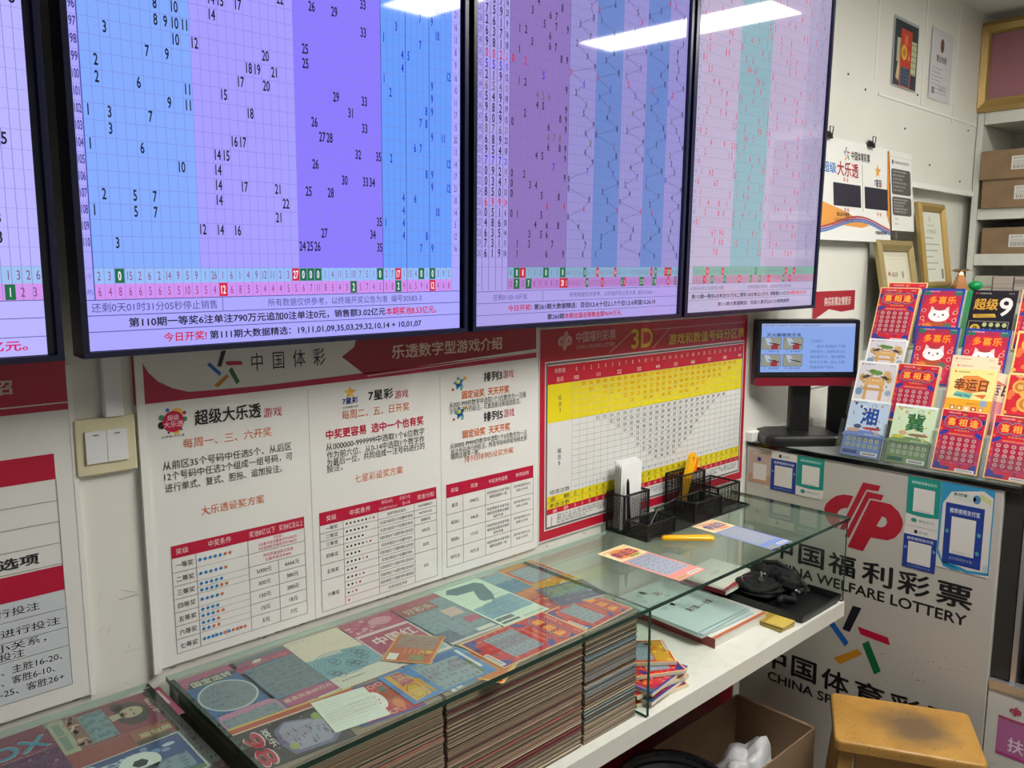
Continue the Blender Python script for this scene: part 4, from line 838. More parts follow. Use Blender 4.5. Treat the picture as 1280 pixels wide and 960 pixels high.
def p_arch(cv, w, h):
    cv.rect(0, w, 0, h, '#f0eeea', 0); cv.rect(w * .04, w * .96, h * .03, h * .97, '#d4d0d4', 1)
    cv.ell(w * .50, h * .80, w * .16, h * .045, '#6a9444', 3); cv.ell(w * .40, h * .83, w * .10, h * .03, '#5a8a3c', 3, 10); cv.ell(w * .78, h * .79, w * .10, h * .06, '#d8a878', 2)
    for s in (0, 1):
        x = (lambda q: w * (q if s == 0 else 1 - q))
        cv.ell(x(.16), h * .70, w * .07, h * .07, '#b89a54', 2); cv.poly([(x(.14), h * .70), (x(.26), h * .76), (x(.40), h * .74), (x(.24), h * .68)], '#4a4034', 4)
        cv.rect(min(x(.26), x(.34)), max(x(.26), x(.34)), h * .20, h * .70, '#cba060', 4); cv.ell(x(.29), h * .22, w * .10, h * .08, '#d0a868', 3)
    cv.rect(w * .24, w * .76, h * .58, h * .66, '#d4aa66', 5); cv.rect(w * .24, w * .76, h * .48, h * .53, '#c89a58', 5); cv.rect(w * .36, w * .64, h * .64, h * .72, '#cf9e54', 5); cv.tx('牌坊街', w * .40, w * .62, h * .645, h * .04, '#f2e6cc', 6)
    speck(cv, w, h, 26, ['#b8924e', '#8a7a4a', '#7f9a54', '#c8b490', '#6a6258'], w * .035, 31, 3, (.18, .82, .5, .84))
    cv.ell(w * .14, h * .45, w * .09, h * .07, '#6f93b4', 3); cv.ell(w * .88, h * .46, w * .08, h * .05, '#98a8bc', 3); cv.ell(w * .50, h * .14, w * .20, h * .03, '#b0a4c4', 3)
    head(cv, w, h, '#6a6a70')
def p_scenic(cv, w, h, base, low, ink, ch, acc):
    cv.rect(0, w, 0, h, base, 0); cv.rect(0, w, 0, h * .36, low, 1); cv.ell(w * .5, h * .36, w * .55, h * .10, low, 1)
    cv.rect(0, w * 1.0, h * .96, h, '#e6ece8', 1)
    speck(cv, w, h, 34, [base, acc[0], '#c8d4dc', acc[2], low], w * .05, 41, 2, (.05, .95, .42, .92))
    cv.tc(ch, w * .55, h * .56, h * .30, ink, 4, True); cv.ell(w * .62, h * .90, w * .06, h * .03, base, 4); cv.ring(w * .62, h * .89, w * .045, w * .06, '#8c9aa4', 5, 16)
    cv.ell(w * .30, h * .52, w * .10, h * .04, acc[0], 3); cv.ell(w * .66, h * .50, w * .24, h * .025, acc[1], 3); cv.ell(w * .20, h * .45, w * .16, h * .03, acc[2], 3)
    cv.tx('最高奖金100万元', w * .52, w * .92, h * .385, h * .022, '#dfe6ea', 4)
    for i in range(6):
        for j in range(2): cv.ell(w * (.14 + .145 * i), h * (.29 - .10 * j), w * .05, h * .035, '#a9b09c', 4, 10); cv.ell(w * (.14 + .145 * i), h * (.29 - .10 * j), w * .025, h * .018, '#7c7a58', 5, 6)
    cv.rect(w * .05, w * .42, h * .04, h * .10, '#3a4a78' if 'b' in acc[3] else '#2f5a4a', 4); serial(cv, w, h, .52, .93, .03, .09); head(cv, w, h, '#5a6a70')
def p_blueview(cv, w, h): p_scenic(cv, w, h, '#b4c8dc', '#6d84b8', '#1f4a98', '湘', ('#4a5a74', '#a8443c', '#c09a78', 'b'))
def p_greenview(cv, w, h): p_scenic(cv, w, h, '#c8dcb4', '#6f8a5a', '#2f6a34', '冀', ('#c8a880', '#8a6a50', '#b8bc4a', 'g'))
def p_lucky(cv, w, h):
    """幸运日 Lucky Day"""
    cv.rect(0, w, 0, h, '#f2dc8c', 0); cv.rect(0, w, 0, h * .50, '#e2a41e', 1)
    cv.poly([(w * .14, h * .66), (w * .30, h * .88), (w * .60, h * .90), (w * .88, h * .82), (w * .82, h * .66), (w * .5, h * .60)], '#e08a3a', 2)
    cv.tx('幸运日', w * .12, w * .85, h * .64, h * .20, '#3a2012', 4, True); cv.tx('幸运日', w * .125, w * .84, h * .648, h * .185, '#8a4420', 5)
    cv.poly([(w * .14, h * .54), (w * .20, h * .62), (w * .58, h * .60), (w * .52, h * .51)], '#6fb8a4', 5); cv.tx('Lucky Day', w * .17, w * .52, h * .535, h * .045, '#1c2a2a', 6, True)
    cv.poly([(w * .58, h * .58), (w * .86, h * .60), (w * .80, h * .53)], '#d86a2c', 4); cv.rect(w * .76, w * .90, h * .40, h * .50, '#86a0b8', 4)
    cv.tx('最高奖金20万', w * .48, w * .72, h * .42, h * .025, '#9a5a1c', 4)
    cl = ['#a07a54', '#c8a83c', '#b87a3c', '#4f9a94', '#c8c0a8', '#6a8cb8', '#b84a3c', '#2f5a9a', '#c08a5a']
    for j in range(4):
        for i in range(5): cv.rect(w * (.12 + .155 * i), w * (.24 + .155 * i), h * (.31 - .088 * j), h * (.385 - .088 * j), cl[(i * 2 + j * 3) % 9], 3); cv.ell(w * (.18 + .155 * i), h * (.347 - .088 * j), w * .03, h * .02, '#e8dcb8', 4, 8)
    head(cv, w, h, '#8a7a3a')
def p_blush(cv, w, h):
    cv.rect(0, w, 0, h, '#f0d4b0', 0); cv.rect(0, w, 0, h * .55, '#e08a94', 1); cv.tx('幸运日', w * .14, w * .88, h * .64, h * .18, '#4a2040', 3, True); cv.poly([(w * .14, h * .78), (w * .5, h * .88), (w * .84, h * .80), (w * .5, h * .82)], '#d8705a', 2); head(cv, w, h, '#9a7a5a')
def p_coin(cv, w, h):
    cv.rect(0, w, 0, h, '#f0cc7c', 0); cv.rect(w * .04, w * .97, h * .02, h * .96, '#c8262a', 1); speck(cv, w, h, 22, ['#e0703a', '#e8a850', '#a81c28'], w * .09, 8, 2)
    for u, v, r in ((.28, .78, .16), (.45, .52, .19), (.75, .70, .14)): cv.ell(w * u, h * v, w * r, w * r, '#e2a848', 4); cv.ell(w * u, h * v, w * r * .7, w * r * .7, '#c07828', 5); cv.tc('福', w * u, h * v - w * r * .35, w * r * .7, '#f0d080', 6)
    for i in range(4): cv.ell(w * (.2 + .2 * i), h * .26, w * .08, h * .04, '#c4a4a0', 4)
    cv.rect(w * .06, w * .95, h * .12, h * .34, '#8a2a38', 3); head(cv, w, h, '#f0d8b0')

# flat tickets lying under the glass
def f_box(cv, w, h):
    cv.rect(0, w, 0, h, '#8a3a58', 0); cv.rect(0, w, 0, h * .48, '#6a3a62', 1); speck(cv, w, h, 40, ['#8f5a70', '#74506c', '#a8808c'], w * .04, 3, 2, (.05, .95, .05, .42))
    cv.tx('BOX', w * .02, w * .97, h * .55, h * .26, '#c8dde0', 3, True); cv.tx('BOX', w * .03, w * .96, h * .56, h * .24, '#3f9ab8', 4, True); cv.tx('盲盒 最高奖金100万', w * .2, w * .9, h * .49, h * .03, '#c8a0b0', 3)
def f_lady(cv, w, h):
    cv.rect(0, w, 0, h, '#8c3a52', 0); cv.rect(0, w, 0, h * .13, '#b8b4a0', 1); cv.rect(w * .1, w * .45, h * .03, h * .09, '#8a988c', 2); cv.rect(w * .5, w * .9, h * .03, h * .09, '#8a988c', 2)
    cv.rect(w * .03, w * .97, h * .13, h * .24, '#8e6a62', 1); speck(cv, w, h, 18, ['#c07c7c', '#a08878', '#d8b0a0'], w * .07, 4, 2, (.05, .95, .14, .23))
    scratch(cv, w * .08, w * .95, h * .24, h * .45, 6, '#7d98a4', '#5a7484', 3, 4, 5)
    cv.ell(w * .50, h * .64, w * .36, h * .14, '#3c3238', 3); cv.ell(w * .20, h * .56, w * .14, h * .05, '#3c3238', 3); cv.ell(w * .46, h * .64, w * .16, h * .10, '#c8b49c', 4); cv.poly([(w * .38, h * .46), (w * .56, h * .46), (w * .52, h * .58), (w * .40, h * .58)], '#c8b49c', 4)
    cv.ell(w * .40, h * .65, w * .035, h * .008, '#2c262a', 5, 8); cv.ell(w * .54, h * .65, w * .035, h * .008, '#2c262a', 5, 8); cv.ell(w * .47, h * .595, w * .04, h * .008, '#a8485a', 5, 8)
    for i in range(5): cv.line((w * (.25 + .09 * i), h * .80), (w * (.35 + .08 * i), h * .92), w * .035, '#d8b4b4', 4)
    cv.tx('牡丹亭', w * .2, w * .75, h * .80, h * .09, '#dcc0bc', 5, True); cv.rect(w * .1, w * .6, h * .93, h * .97, '#b4a0a0', 4)
def f_soccer(cv, w, h):
    cv.rect(0, w, 0, h, '#d8dcd4', 0); cv.rect(w * .04, w * .96, h * .02, h * .98, '#2c4a86', 1); speck(cv, w, h, 14, ['#4a6ab0', '#7a98c8', '#c0d0e0'], w * .05, 5, 2, (.1, .9, .62, .9))
    cv.tx('足球', w * .12, w * .62, h * .72, h * .14, '#b8cce0', 3, True); cv.ell(w * .62, h * .62, w * .14, w * .14, '#e4e8e4', 4); cv.ell(w * .62, h * .62, w * .055, w * .055, '#2a3038', 5, 6)
    cv.ell(w * .28, h * .54, w * .16, h * .05, '#c09a3c', 4); cv.rect(w * .04, w * .96, h * .02, h * .12, '#4a7a48', 2); scratch(cv, w * .30, w * .92, h * .14, h * .50, 7, '#8297a8', '#5a6c7c', 4, 6, 5)
def f_bread(cv, w, h):
    cv.rect(0, w, 0, h, '#5a4a40', 0); cv.rect(0, w, h * .86, h, '#a06448', 1); cv.ell(w * .42, h * .66, w * .40, h * .15, '#33302a', 2); cv.ell(w * .40, h * .65, w * .36, h * .13, '#b8925a', 3)
    speck(cv, w, h, 14, ['#c8d0b8', '#a83c38'], w * .08, 6, 3, (.72, .98, .5, .85)); cv.tx('面包房', w * .15, w * .85, h * .88, h * .07, '#c8cca8', 4, True); scratch(cv, w * .04, w * .96, h * .03, h * .44, 8, '#8798a2', '#65757f', 3, 5, 6); cv.rect(0, w, h * .44, h * .49, '#7a4a40', 3)
def f_wheel(cv, w, h):
    cv.rect(0, w, 0, h, '#2d5d9c', 0); cv.poly([(0, h), (w, h), (w, h * .88), (w * .6, h * .93), (0, h * .80)], '#b85c88', 1)
    cv.poly([(w * .08, h * .83), (w * .2, h * .92), (w * .8, h * .92), (w * .94, h * .86), (w * .8, h * .80), (w * .2, h * .80)], '#4a4a52', 2); cv.tx('国宝运转', w * .18, w * .84, h * .815, h * .09, '#dcd4c0', 4, True)
    cv.ell(w * .5, h * .55, w * .45, h * .245, '#c4ccd0', 3, 32); cv.ell(w * .5, h * .55, w * .42, h * .225, '#7b8894', 4, 32)
    rnd = random.Random(5)
    for k in range(40):
        a = rnd.uniform(0, 6.28); r = rnd.uniform(.1, .95); u, v = w * .5 + w * .38 * r * math.cos(a), h * .55 + h * .20 * r * math.sin(a); cv.rect(u - w * .03, u + w * .02, v, v + h * .008, '#56646e', 5)
    cv.poly([(0, h * .10), (w * .10, h * .30), (w * .9, h * .30), (w, h * .26), (w, h * .05), (0, h * .05)], '#c880a0', 2); scratch(cv, w * .08, w * .96, h * .06, h * .235, 9, '#828d98', '#5d6a74', 4, 7, 3)
def f_grey(cv, w, h):
    cv.rect(0, w, 0, h, '#46648c', 0); cv.rect(0, w, h * .955, h, '#6a7a80', 1); cv.poly([(0, h * .95), (w, h * .95), (w, h * .80), (w * .5, h * .86), (0, h * .78)], '#a84c74', 1)
    cv.tx('好运十倍', w * .30, w * .92, h * .84, h * .06, '#d86a70', 3, True); cv.poly([(w * .30, h * .89), (w * .40, h * .94), (w * .52, h * .92), (w * .42, h * .87)], '#d8d8cc', 3)
    scratch(cv, w * .10, w * .96, h * .26, h * .80, 10, '#71808c', '#53626c', 3, 5, 8); cv.frame(w * .08, w * .98, h * .25, h * .81, w * .012, '#7aa0b4', 4)
    cv.poly([(w * .06, h * .22), (w * .5, h * .26), (w * .96, h * .22), (w * .96, h * .07), (w * .1, h * .07)], '#b04a78', 3); cv.tx('最高奖金80万元', w * .10, w * .92, h * .145, h * .06, '#e0b8a8', 4, True)
    serial(cv, w, h, .05, .48); serial(cv, w, h, .54, .97)
def f_cream(cv, w, h):
    cv.rect(0, w, 0, h, '#e4d6c8', 0); cv.rect(0, w, h * .60, h, '#e8d4c4', 1); cv.poly([(0, h * .20), (w, h * .20), (w, h * .55), (w * .62, h * .60), (w * .6, h * .54), (0, h * .58)], '#7ba6b6', 1)
    for k in range(7): cv.ring(w * .42, h * .40, w * (.08 + .055 * k), w * (.10 + .055 * k), '#5f8fa2', 2, 22, 1.0)
    for u, v in ((.14, .29), (.20, .25), (.50, .33), (.56, .36), (.62, .30), (.76, .40), (.84, .46), (.78, .50), (.34, .46)): cv.ring(w * u, h * v, w * .055, w * .066, '#243440', 4, 14); cv.ring(w * (u + .03), h * (v - .045), w * .06, w * .07, '#243440', 4, 14)
    cv.rect(0, w, h * .02, h * .20, '#dcd2c6', 1); cv.tx('最高奖金8888元', w * .12, w * .52, h * .10, h * .035, '#6a6a6c', 3); cv.tx('中国体育彩票', w * .04, w * .35, h * .95, h * .02, '#a09a90', 3)
def f_china(cv, w, h):
    cv.rect(0, w, 0, h, '#e2ccd0', 0); cv.rect(0, w, h * .70, h, '#b84a70', 1); cv.ell(w * .66, h * .86, w * .22, h * .08, '#d898a8', 2); speck(cv, w, h, 16, ['#e0b0bc', '#c86a88'], w * .06, 7, 2, (.05, .6, .72, .96))
    cv.rect(w * .03, w * .97, h * .20, h * .655, '#ae3a66', 2); cv.tx('中国红', w * .16, w * .92, h * .43, h * .16, '#ead8d4', 4, True); cv.poly([(w * .06, h * .04), (w * .97, h * .04), (w * .97, h * .16), (w * .7, h * .28), (w * .4, h * .24), (w * .06, h * .30)], '#8fb0be', 3)
    for k in range(5): cv.ring(w * .35, h * .10, w * (.05 + .05 * k), w * (.065 + .05 * k), '#6a94a6', 4, 16, .8)
def f_mosaic(cv, w, h):
    cv.rect(0, w, 0, h, '#6d8694', 0); cv.rect(0, w, h * .90, h, '#b45064', 1); cv.rect(0, w * .70, h * .72, h * .90, '#9c4a56', 1); cv.tx('好彩头', w * .10, w * .66, h * .75, h * .12, '#c8bca0', 4, True)
    scratch(cv, w * .03, w * .97, h * .10, h * .70, 12, '#8296a2', '#647884', 2, 6, 7); cv.rect(w * .02, w * .30, h * .04, h * .26, '#5a5a8a', 4); scratch(cv, w * .05, w * .27, h * .06, h * .24, 13, '#5d7080', '#45586a', 5, 3, 3)
    cv.rect(w * .60, w * .90, h * .46, h * .64, '#d8b4ac', 4); cv.rect(w * .70, w * .98, h * .26, h * .38, '#b85070', 4); cv.rect(0, w, 0, h * .04, '#d8ccc8', 4); cv.rect(w * .62, w * .97, h * .06, h * .12, '#e4dcd0', 4); cv.rect(w * .72, w * .98, h * .72, h * .9, '#7f98a4', 3)
def f_seven(cv, w, h):
    cv.rect(0, w, 0, h, '#d9e6d8', 0)
    cv.poly([(w * .10, h * .86), (w * .22, h * .94), (w * .82, h * .92), (w * .90, h * .84), (w * .74, h * .60), (w * .62, h * .50), (w * .42, h * .52), (w * .40, h * .58), (w * .56, h * .76), (w * .22, h * .78)], '#4f7480', 2)
    cv.poly([(w * .04, h * .18), (w * .97, h * .18), (w * .97, h * .50), (w * .55, h * .50), (w * .5, h * .46), (w * .04, h * .44)], '#84a8ba', 2)
    for k in range(6): cv.ring(w * .45, h * .32, w * (.05 + .05 * k), w * (.065 + .05 * k), '#6488a0', 3, 20, .9)
    cv.rect(w * .05, w * .40, h * .10, h * .155, '#3a4248', 4); cv.tx('七喜临门好运', w * .07, w * .38, h * .113, h * .03, '#c0c8c4', 5); cv.rect(w * .05, w * .42, h * .04, h * .075, '#4a5256', 4); cv.tx('最高奖金7万元', w * .62, w * .9, h * .56, h * .03, '#74847c', 4); cv.rect(w * .5, w * .95, h * .04, h * .06, '#a8b4a8', 4)
def f_bluered(cv, w, h):
    cv.rect(0, w, 0, h, '#4f7fa0', 0); cv.rect(0, w, h * .78, h, '#86a4b4', 1); cv.rect(0, w, h * .30, h * .5, '#c0603c', 1); cv.tx('金榜题名', w * .04, w * .7, h * .38, h * .13, '#e09048', 3, True); cv.rect(0, w, 0, h * .30, '#b03c40', 1); speck(cv, w, h, 16, ['#d87050', '#9a3050', '#e0a068'], w * .06, 14, 3, (.02, .9, .04, .3))
def f_orange(cv, w, h):
    cv.rect(0, w, 0, h, '#ecdcb4', 0); cv.rect(w * .02, w * .98, h * .015, h * .985, '#c0522e', 1); cv.rect(w * .05, w * .95, h * .05, h * .28, '#c89a2c', 2); speck(cv, w, h, 14, ['#e0b840', '#c87a28', '#d8a048'], w * .08, 15, 3, (.08, .92, .05, .28)); cv.rect(w * .04, w * .96, h * .85, h * .97, '#c8862e', 2)
    scratch(cv, w * .12, w * .90, h * .30, h * .82, 16, '#93a0b0', '#6a7686', 3, 6, 10); serial(cv, w, h, .5, .95)
def f_purple(cv, w, h):
    cv.rect(0, w, 0, h, '#5c5a7c', 0); scratch(cv, w * .10, w * .92, h * .44, h * .92, 17, '#6f8a8c', '#587072', 3, 5, 6); cv.rect(w * .05, w * .95, h * .06, h * .34, '#4f4d70', 2); cv.tx('紫气东来', w * .2, w * .8, h * .16, h * .1, '#8c8aa8', 3); serial(cv, w, h, .45, .95, .01, .05); cv.rect(w * .8, w * .95, h * .36, h * .43, '#d0d0d0', 4)
def f_snack(cv, w, h):
    cv.rect(0, w, 0, h, '#3b7fc0', 0); cv.rect(0, w, h * .96, h, '#5a8ac0', 1); cv.poly([(w * .06, h * .05), (w * .95, h * .05), (w * .9, h * .25), (w * .4, h * .28), (w * .06, h * .22)], '#d8a03c', 2)
    cv.tx('红烧', w * .08, w * .48, h * .10, h * .15, '#1c1420', 3, True); cv.tx('红烧', w * .095, w * .47, h * .107, h * .135, '#b8508c', 4, True); cv.tx('零食', w * .50, w * .92, h * .08, h * .15, '#1c1420', 3, True); cv.tx('零食', w * .515, w * .91, h * .087, h * .135, '#e0b830', 4, True)
    cv.rect(w * .40, w * .90, h * .27, h * .31, '#c89a30', 3); scratch(cv, w * .06, w * .95, h * .36, h * .86, 18, '#8f9ba4', '#65727c', 3, 5, 8); cv.rect(w * .02, w * .2, h * .6, h * .9, '#2f6ab0', 4); cv.rect(w * .05, w * .75, h * .91, h * .945, '#e4e4dc', 4); cv.rect(w * .4, w * .9, h * .86, h * .90, '#5a7a3c', 4)
def f_plan(cv, w, h):
    cv.rect(0, w, 0, h, '#211f22', 0); speck(cv, w, h, 24, ['#b8b4b0', '#8a8890'], w * .014, 19, 2); cv.poly([(w * .10, h * .52), (w * .30, h * .90), (w * .75, h * .94), (w * .93, h * .80), (w * .90, h * .40), (w * .55, h * .34), (w * .25, h * .38)], '#6a6488', 2)
    cv.poly([(w * .14, h * .52), (w * .32, h * .86), (w * .72, h * .90), (w * .86, h * .78), (w * .84, h * .46), (w * .5, h * .40), (w * .28, h * .42)], '#9a98ac', 3); rnd = random.Random(3)
    for i in range(30): u, v = w * rnd.uniform(.28, .80), h * rnd.uniform(.46, .84); cv.rect(u - w * .04, u + w * .03, v, v + h * .012, '#5c5a70', 4)
    cv.ell(w * .24, h * .84, w * .10, h * .06, '#8ea050', 4); cv.ell(w * .72, h * .44, w * .08, h * .04, '#a8a050', 4); cv.tx('98', w * .10, w * .96, h * .07, h * .19, '#e8c8cc', 4, True); cv.tx('98', w * .12, w * .94, h * .08, h * .165, '#b41c34', 5, True); cv.tx('欢乐', w * .12, w * .60, h * .27, h * .07, '#d8d8d4', 4, True)
def f_receipt(cv, w, h):
    cv.rect(0, w, 0, h, '#e4e6da', 0); rnd = random.Random(8)
    for i in range(9): cv.rect(w * .08, w * rnd.uniform(.4, .9), h * (.86 - i * .085), h * (.868 - i * .085), '#bcbfb4', 2)
    for i in range(4): cv.tx('福彩站点 NO.%d' % (1024 + i * 77), w * .52, w * .92, h * (.6 - i * .11), h * .04, '#a2a59a', 3)
def f_catred(cv, w, h):
    p_happy(cv, w, h); 
def f_slipgold(cv, w, h):
    cv.rect(0, w, 0, h, '#d89a44', 0); cv.rect(w * .05, w * .95, h * .03, h * .97, '#c45a34', 1); cv.rect(w * .10, w * .90, h * .5, h * .97, '#96887c', 2)
    for i in range(4): cv.rect(w * .10, w * .90, h * (.55 + i * .1), h * (.58 + i * .1), '#b85a4c', 3)
    cv.rect(w * .08, w * .28, h * .06, h * .28, '#e8e4d8', 3); cv.ell(w * .80, h * .40, w * .12, h * .06, '#e0b03c', 3); cv.rect(w * .5, w * .8, h * .08, h * .28, '#8a8a54', 3)
    for i in range(5): cv.rect(w * (.34 + .1 * i), w * (.37 + .1 * i), h * .30, h * .46, '#e08a5c', 3)
def f_onglass(base, top, ttl, tcol):
    def f(cv, w, h):
        cv.rect(0, w, 0, h, base, 0); cv.rect(0, w, h * .68, h, top, 1); cv.poly([(w * .12, h * .74), (w * .2, h * .92), (w * .5, h * .95), (w * .88, h * .90), (w * .9, h * .76), (w * .5, h * .70)], '#e8945a' if base[1] == 'e' else '#f0b890', 2)
        cv.tx(ttl, w * .13, w * .86, h * .755, h * .14, '#2a1a2c', 3, True); cv.tx(ttl, w * .145, w * .85, h * .762, h * .125, tcol, 4, True); cv.rect(w * .45, w * .8, h * .70, h * .74, '#8aa84a' if base[1] == 'e' else '#e8945a', 4)
        scratch(cv, w * .07, w * .93, h * .16, h * .66, 23, '#9ea6b8', '#56607a', 3, *((6, 7) if base[1] == 'e' else (9, 12))); cv.rect(0, w, 0, h * .12, base, 4); serial(cv, w, h, .5, .95, .03, .075); cv.rect(w * .06, w * .4, h * .03, h * .06, '#a8a05a', 5); head(cv, w, h, '#8a6a5a')
    return f

def flat_ticket(name, painter, cx, cy, z, w, h, rot, label, group=None, th=0.0005, cat='scratch ticket'):
    b = MB(); cv = CV((-w / 2, -h / 2, th), (1, 0, 0), (0, 1, 0), (0, 0, 1), 0.00004, b)
    b.box(-w / 2, w / 2, -h / 2, h / 2, 0, th, lin('#d9cfb8'), skip=('t',)); painter(cv, w, h)
    o = b.build(name, M_card, loc=(cx, cy, z), rot=(0, 0, math.radians(rot))); tag(o, label, cat, group); return o

# ================================================================ worktop, glass cases and what lies in them
b = MB(); b.box(-0.70, 2.066, -0.378, -0.013, 0.675, 0.715); tag(b.build('worktop', M_white), 'long white worktop under the glass cases, running along the poster wall', 'counter')
b = MB(); b.box(-0.70, 2.10, -0.030, -0.010, 0, 0.674); b.box(2.10, 2.135, -0.034, -0.010, 0, 0.674, mi=1); tag(b.build('back_panel', [M_redpanel, M_trim]), 'dark red panel under the white worktop', 'panel')
def pane(b, x0, x1, y0, y1, z0, z1, horizontal):
    faces = ('t', 'b') if horizontal else ('l', 'r')
    b.box(x0, x1, y0, y1, z0, z1, mi=0, skip=[k for k in 'btfrkl' if k not in faces]); b.box(x0, x1, y0, y1, z0, z1, mi=1, skip=faces + ('k',)); b.box(x0, x1, y0, y1, z0, z1, mi=2, skip=tuple('btfrl'))
for nm, x0, x1, panes, lb in (('glass', 0.432, 2.067, (0.436, 1.222, 2.058), 'long clear glass display case on the worktop, its left half full of tickets'), ('glass', -0.70, 0.404, (0.396,), 'clear glass display case at the left end of the worktop, separated by a dark gap')):
    t = empty('glass_case', ((x0 + x1) / 2, -0.198, 0.715)); tag(t, lb, 'display case', 'glass display cases')
    xc = (x0 + x1) / 2
    b = MB(); pane(b, x0 - xc, x1 - xc, -0.182, 0.180, 0.225, 0.233, True); b.build('glass_top', [M_glass, M_edge, M_paledge], t)
    for x in panes: b = MB(); pane(b, x - xc, x + 0.008 - xc, -0.176, 0.178, 0.0005, 0.2248, False); b.build('side_pane', [M_glass, M_edge, M_paledge], t)
ZT = 0.9352
# hidden lower parts of the ticket piles along the wall
def pile(x0, x1, y0, y1, label, z1=ZT - 0.0002, seed=0):
    b = MB(); rnd = random.Random(seed); z = 0.7155; n = 30
    for k in range(n):
        d = rnd.uniform(-0.0012, 0.0012); zz = z + (z1 - 0.7155) / n
        b.box(x0 + d, x1 + d, y0, y1 + d * .5, z, zz, lin(rnd.choice(['#a08c76', '#b4a48e', '#8f7c68', '#9c4a48', '#7a8a90']))); z = zz
    return tag(b.build('ticket_pile', M_card), label, 'ticket stack', 'ticket piles along the wall under the glass')
cols = [(0.449, 0.5315), (0.5365, 0.633), (0.638, 0.742), (0.747, 0.857), (0.861, 0.968), (0.973, 1.088), (1.094, 1.205)]
names = ['blue wheel ticket', 'grey and pink ticket', 'cream ticket with ring figures', 'pink two-part ticket', 'pink and grey mosaic ticket', 'mint ticket with a big seven', 'blue and orange tickets']
for i, (a, c) in enumerate(cols): pile(a, c, -0.240, -0.022, 'pile by the wall under the glass, topped by the ' + names[i], seed=i)
pile(-0.02, 0.245, -0.225, -0.030, 'pile of tickets under the left glass case, topped by the maroon ticket with blue letters', seed=20); pile(0.256, 0.385, -0.365, -0.030, 'pile of tickets under the left glass case, topped by the maroon lady ticket', seed=21)

# front stacks: every sheet is one ticket sheet
TAN = ['#8f7d69', '#a3917b', '#b5a58d', '#c4b69e', '#7d6c5b', '#988670', '#6f6257']
def sheets(x0, x1, n, accents, label, group, seed):
    rnd = random.Random(seed); th = (ZT - 0.0004 - 0.7155) / n; protos = []
    for k in range(14):
        b = MB(); z = 0
        m = 3
        for j in range(m):
            c = rnd.choice(TAN) if k < 9 or j == 1 else rnd.choice(accents)
            if j == 0: c = rnd.choice(['#5d5147', '#6b5e52', '#7d6c5b'])
            zz = th * (j + 1) / m - (0.0003 if j == m - 1 else 0); d = rnd.uniform(0, 0.0012)
            b.box(-(x1 - x0) / 2, (x1 - x0) / 2, -0.0545 + d, 0.0545, z, zz, lin(c)); z = zz
        protos.append(b)
    objs = []
    for i in range(n):
        f = i / n; k = rnd.randrange(9)
        if rnd.random() < (0.8 if any(abs(f - q) < 0.06 for q in (0.22, 0.45, 0.72)) else 0.15): k = rnd.randrange(9, 14)
        if isinstance(protos[k], MB):
            o = protos[k].build('ticket_sheet', M_card); protos[k] = o
        else:
            o = protos[k].copy(); COL.objects.link(o)
        o.location = ((x0 + x1) / 2 + rnd.uniform(-0.0014, 0.0014), -0.2985 + rnd.uniform(-0.0016, 0.0016), 0.7155 + th * i)
        tag(o, label, 'scratch ticket', group)
sheets(1.063, 1.213, 70, ['#7396a2', '#6488a0', '#7da2a8', '#a0b0ae', '#8fa6a8'], 'ticket sheet in the narrow front stack with blue edges, beside the glass side pane', 'sheets of the right front stack', 31)
sheets(0.741, 1.055, 70, ['#93484a', '#a3605a', '#84404a', '#b8887c', '#b8a088'], 'ticket sheet in the wide front stack with many red edges, below the red tickets', 'sheets of the middle front stack', 32)
sheets(0.446, 0.733, 70, ['#985450', '#a46a5c', '#84464a', '#7a6a60', '#b89a84'], 'ticket sheet in the left front stack, below the white receipt and the blue ticket', 'sheets of the left front stack', 33)

# top tickets seen through the glass
Z = lambda k: ZT + 0.0008 * k
U = 'under the glass'
flat_ticket('scratch_ticket', f_box, 0.202, -0.090, Z(0), 0.108, 0.145, 2, 'maroon scratch ticket with big blue BOX letters under the left glass case')
flat_ticket('scratch_ticket', f_lady, 0.339, -0.072, Z(0), 0.104, 0.163, -90, 'maroon scratch ticket with a dark haired lady, lying sideways under the left glass case')
flat_ticket('scratch_ticket', f_soccer, 0.304, -0.226, Z(1), 0.190, 0.112, 0, 'blue scratch ticket with a football, in front of the lady ticket')
flat_ticket('scratch_ticket', f_bread, 0.372, -0.222, Z(0), 0.062, 0.185, 1, 'brown scratch ticket with a tan loaf, right of the football ticket')
flat_ticket('scratch_ticket', f_wheel, 0.4905, -0.130, Z(0), 0.098, 0.212, 0, 'blue scratch ticket with a large grey wheel under the glass')
flat_ticket('scratch_ticket', f_grey, 0.584, -0.130, Z(0), 0.101, 0.210, 1, 'pink and blue scratch ticket with one big grey scratch field')
flat_ticket('scratch_ticket', f_cream, 0.685, -0.126, Z(1), 0.108, 0.208, -1, 'cream scratch ticket with blue ripples and hand-drawn ring figures')
flat_ticket('scratch_ticket', f_china, 0.797, -0.126, Z(0), 0.112, 0.208, -2, 'pink scratch ticket with white brushed characters')
flat_ticket('scratch_ticket', f_mosaic, 0.914, -0.124, Z(1), 0.115, 0.206, -1, 'pink and grey mosaic scratch ticket left of the mint one')
flat_ticket('scratch_ticket', f_seven, 1.030, -0.124, Z(2), 0.118, 0.222, 0, 'pale mint scratch ticket with a big dark seven')
flat_ticket('scratch_ticket', f_bluered, 1.147, -0.130, Z(0), 0.116, 0.215, 0, 'blue scratch ticket with red flowers, mostly covered by the orange framed ticket')
flat_ticket('scratch_ticket', f_orange, 1.200, -0.088, Z(1), 0.106, 0.155, -1, 'orange framed scratch ticket with a grey field, at the wall beside the side pane')
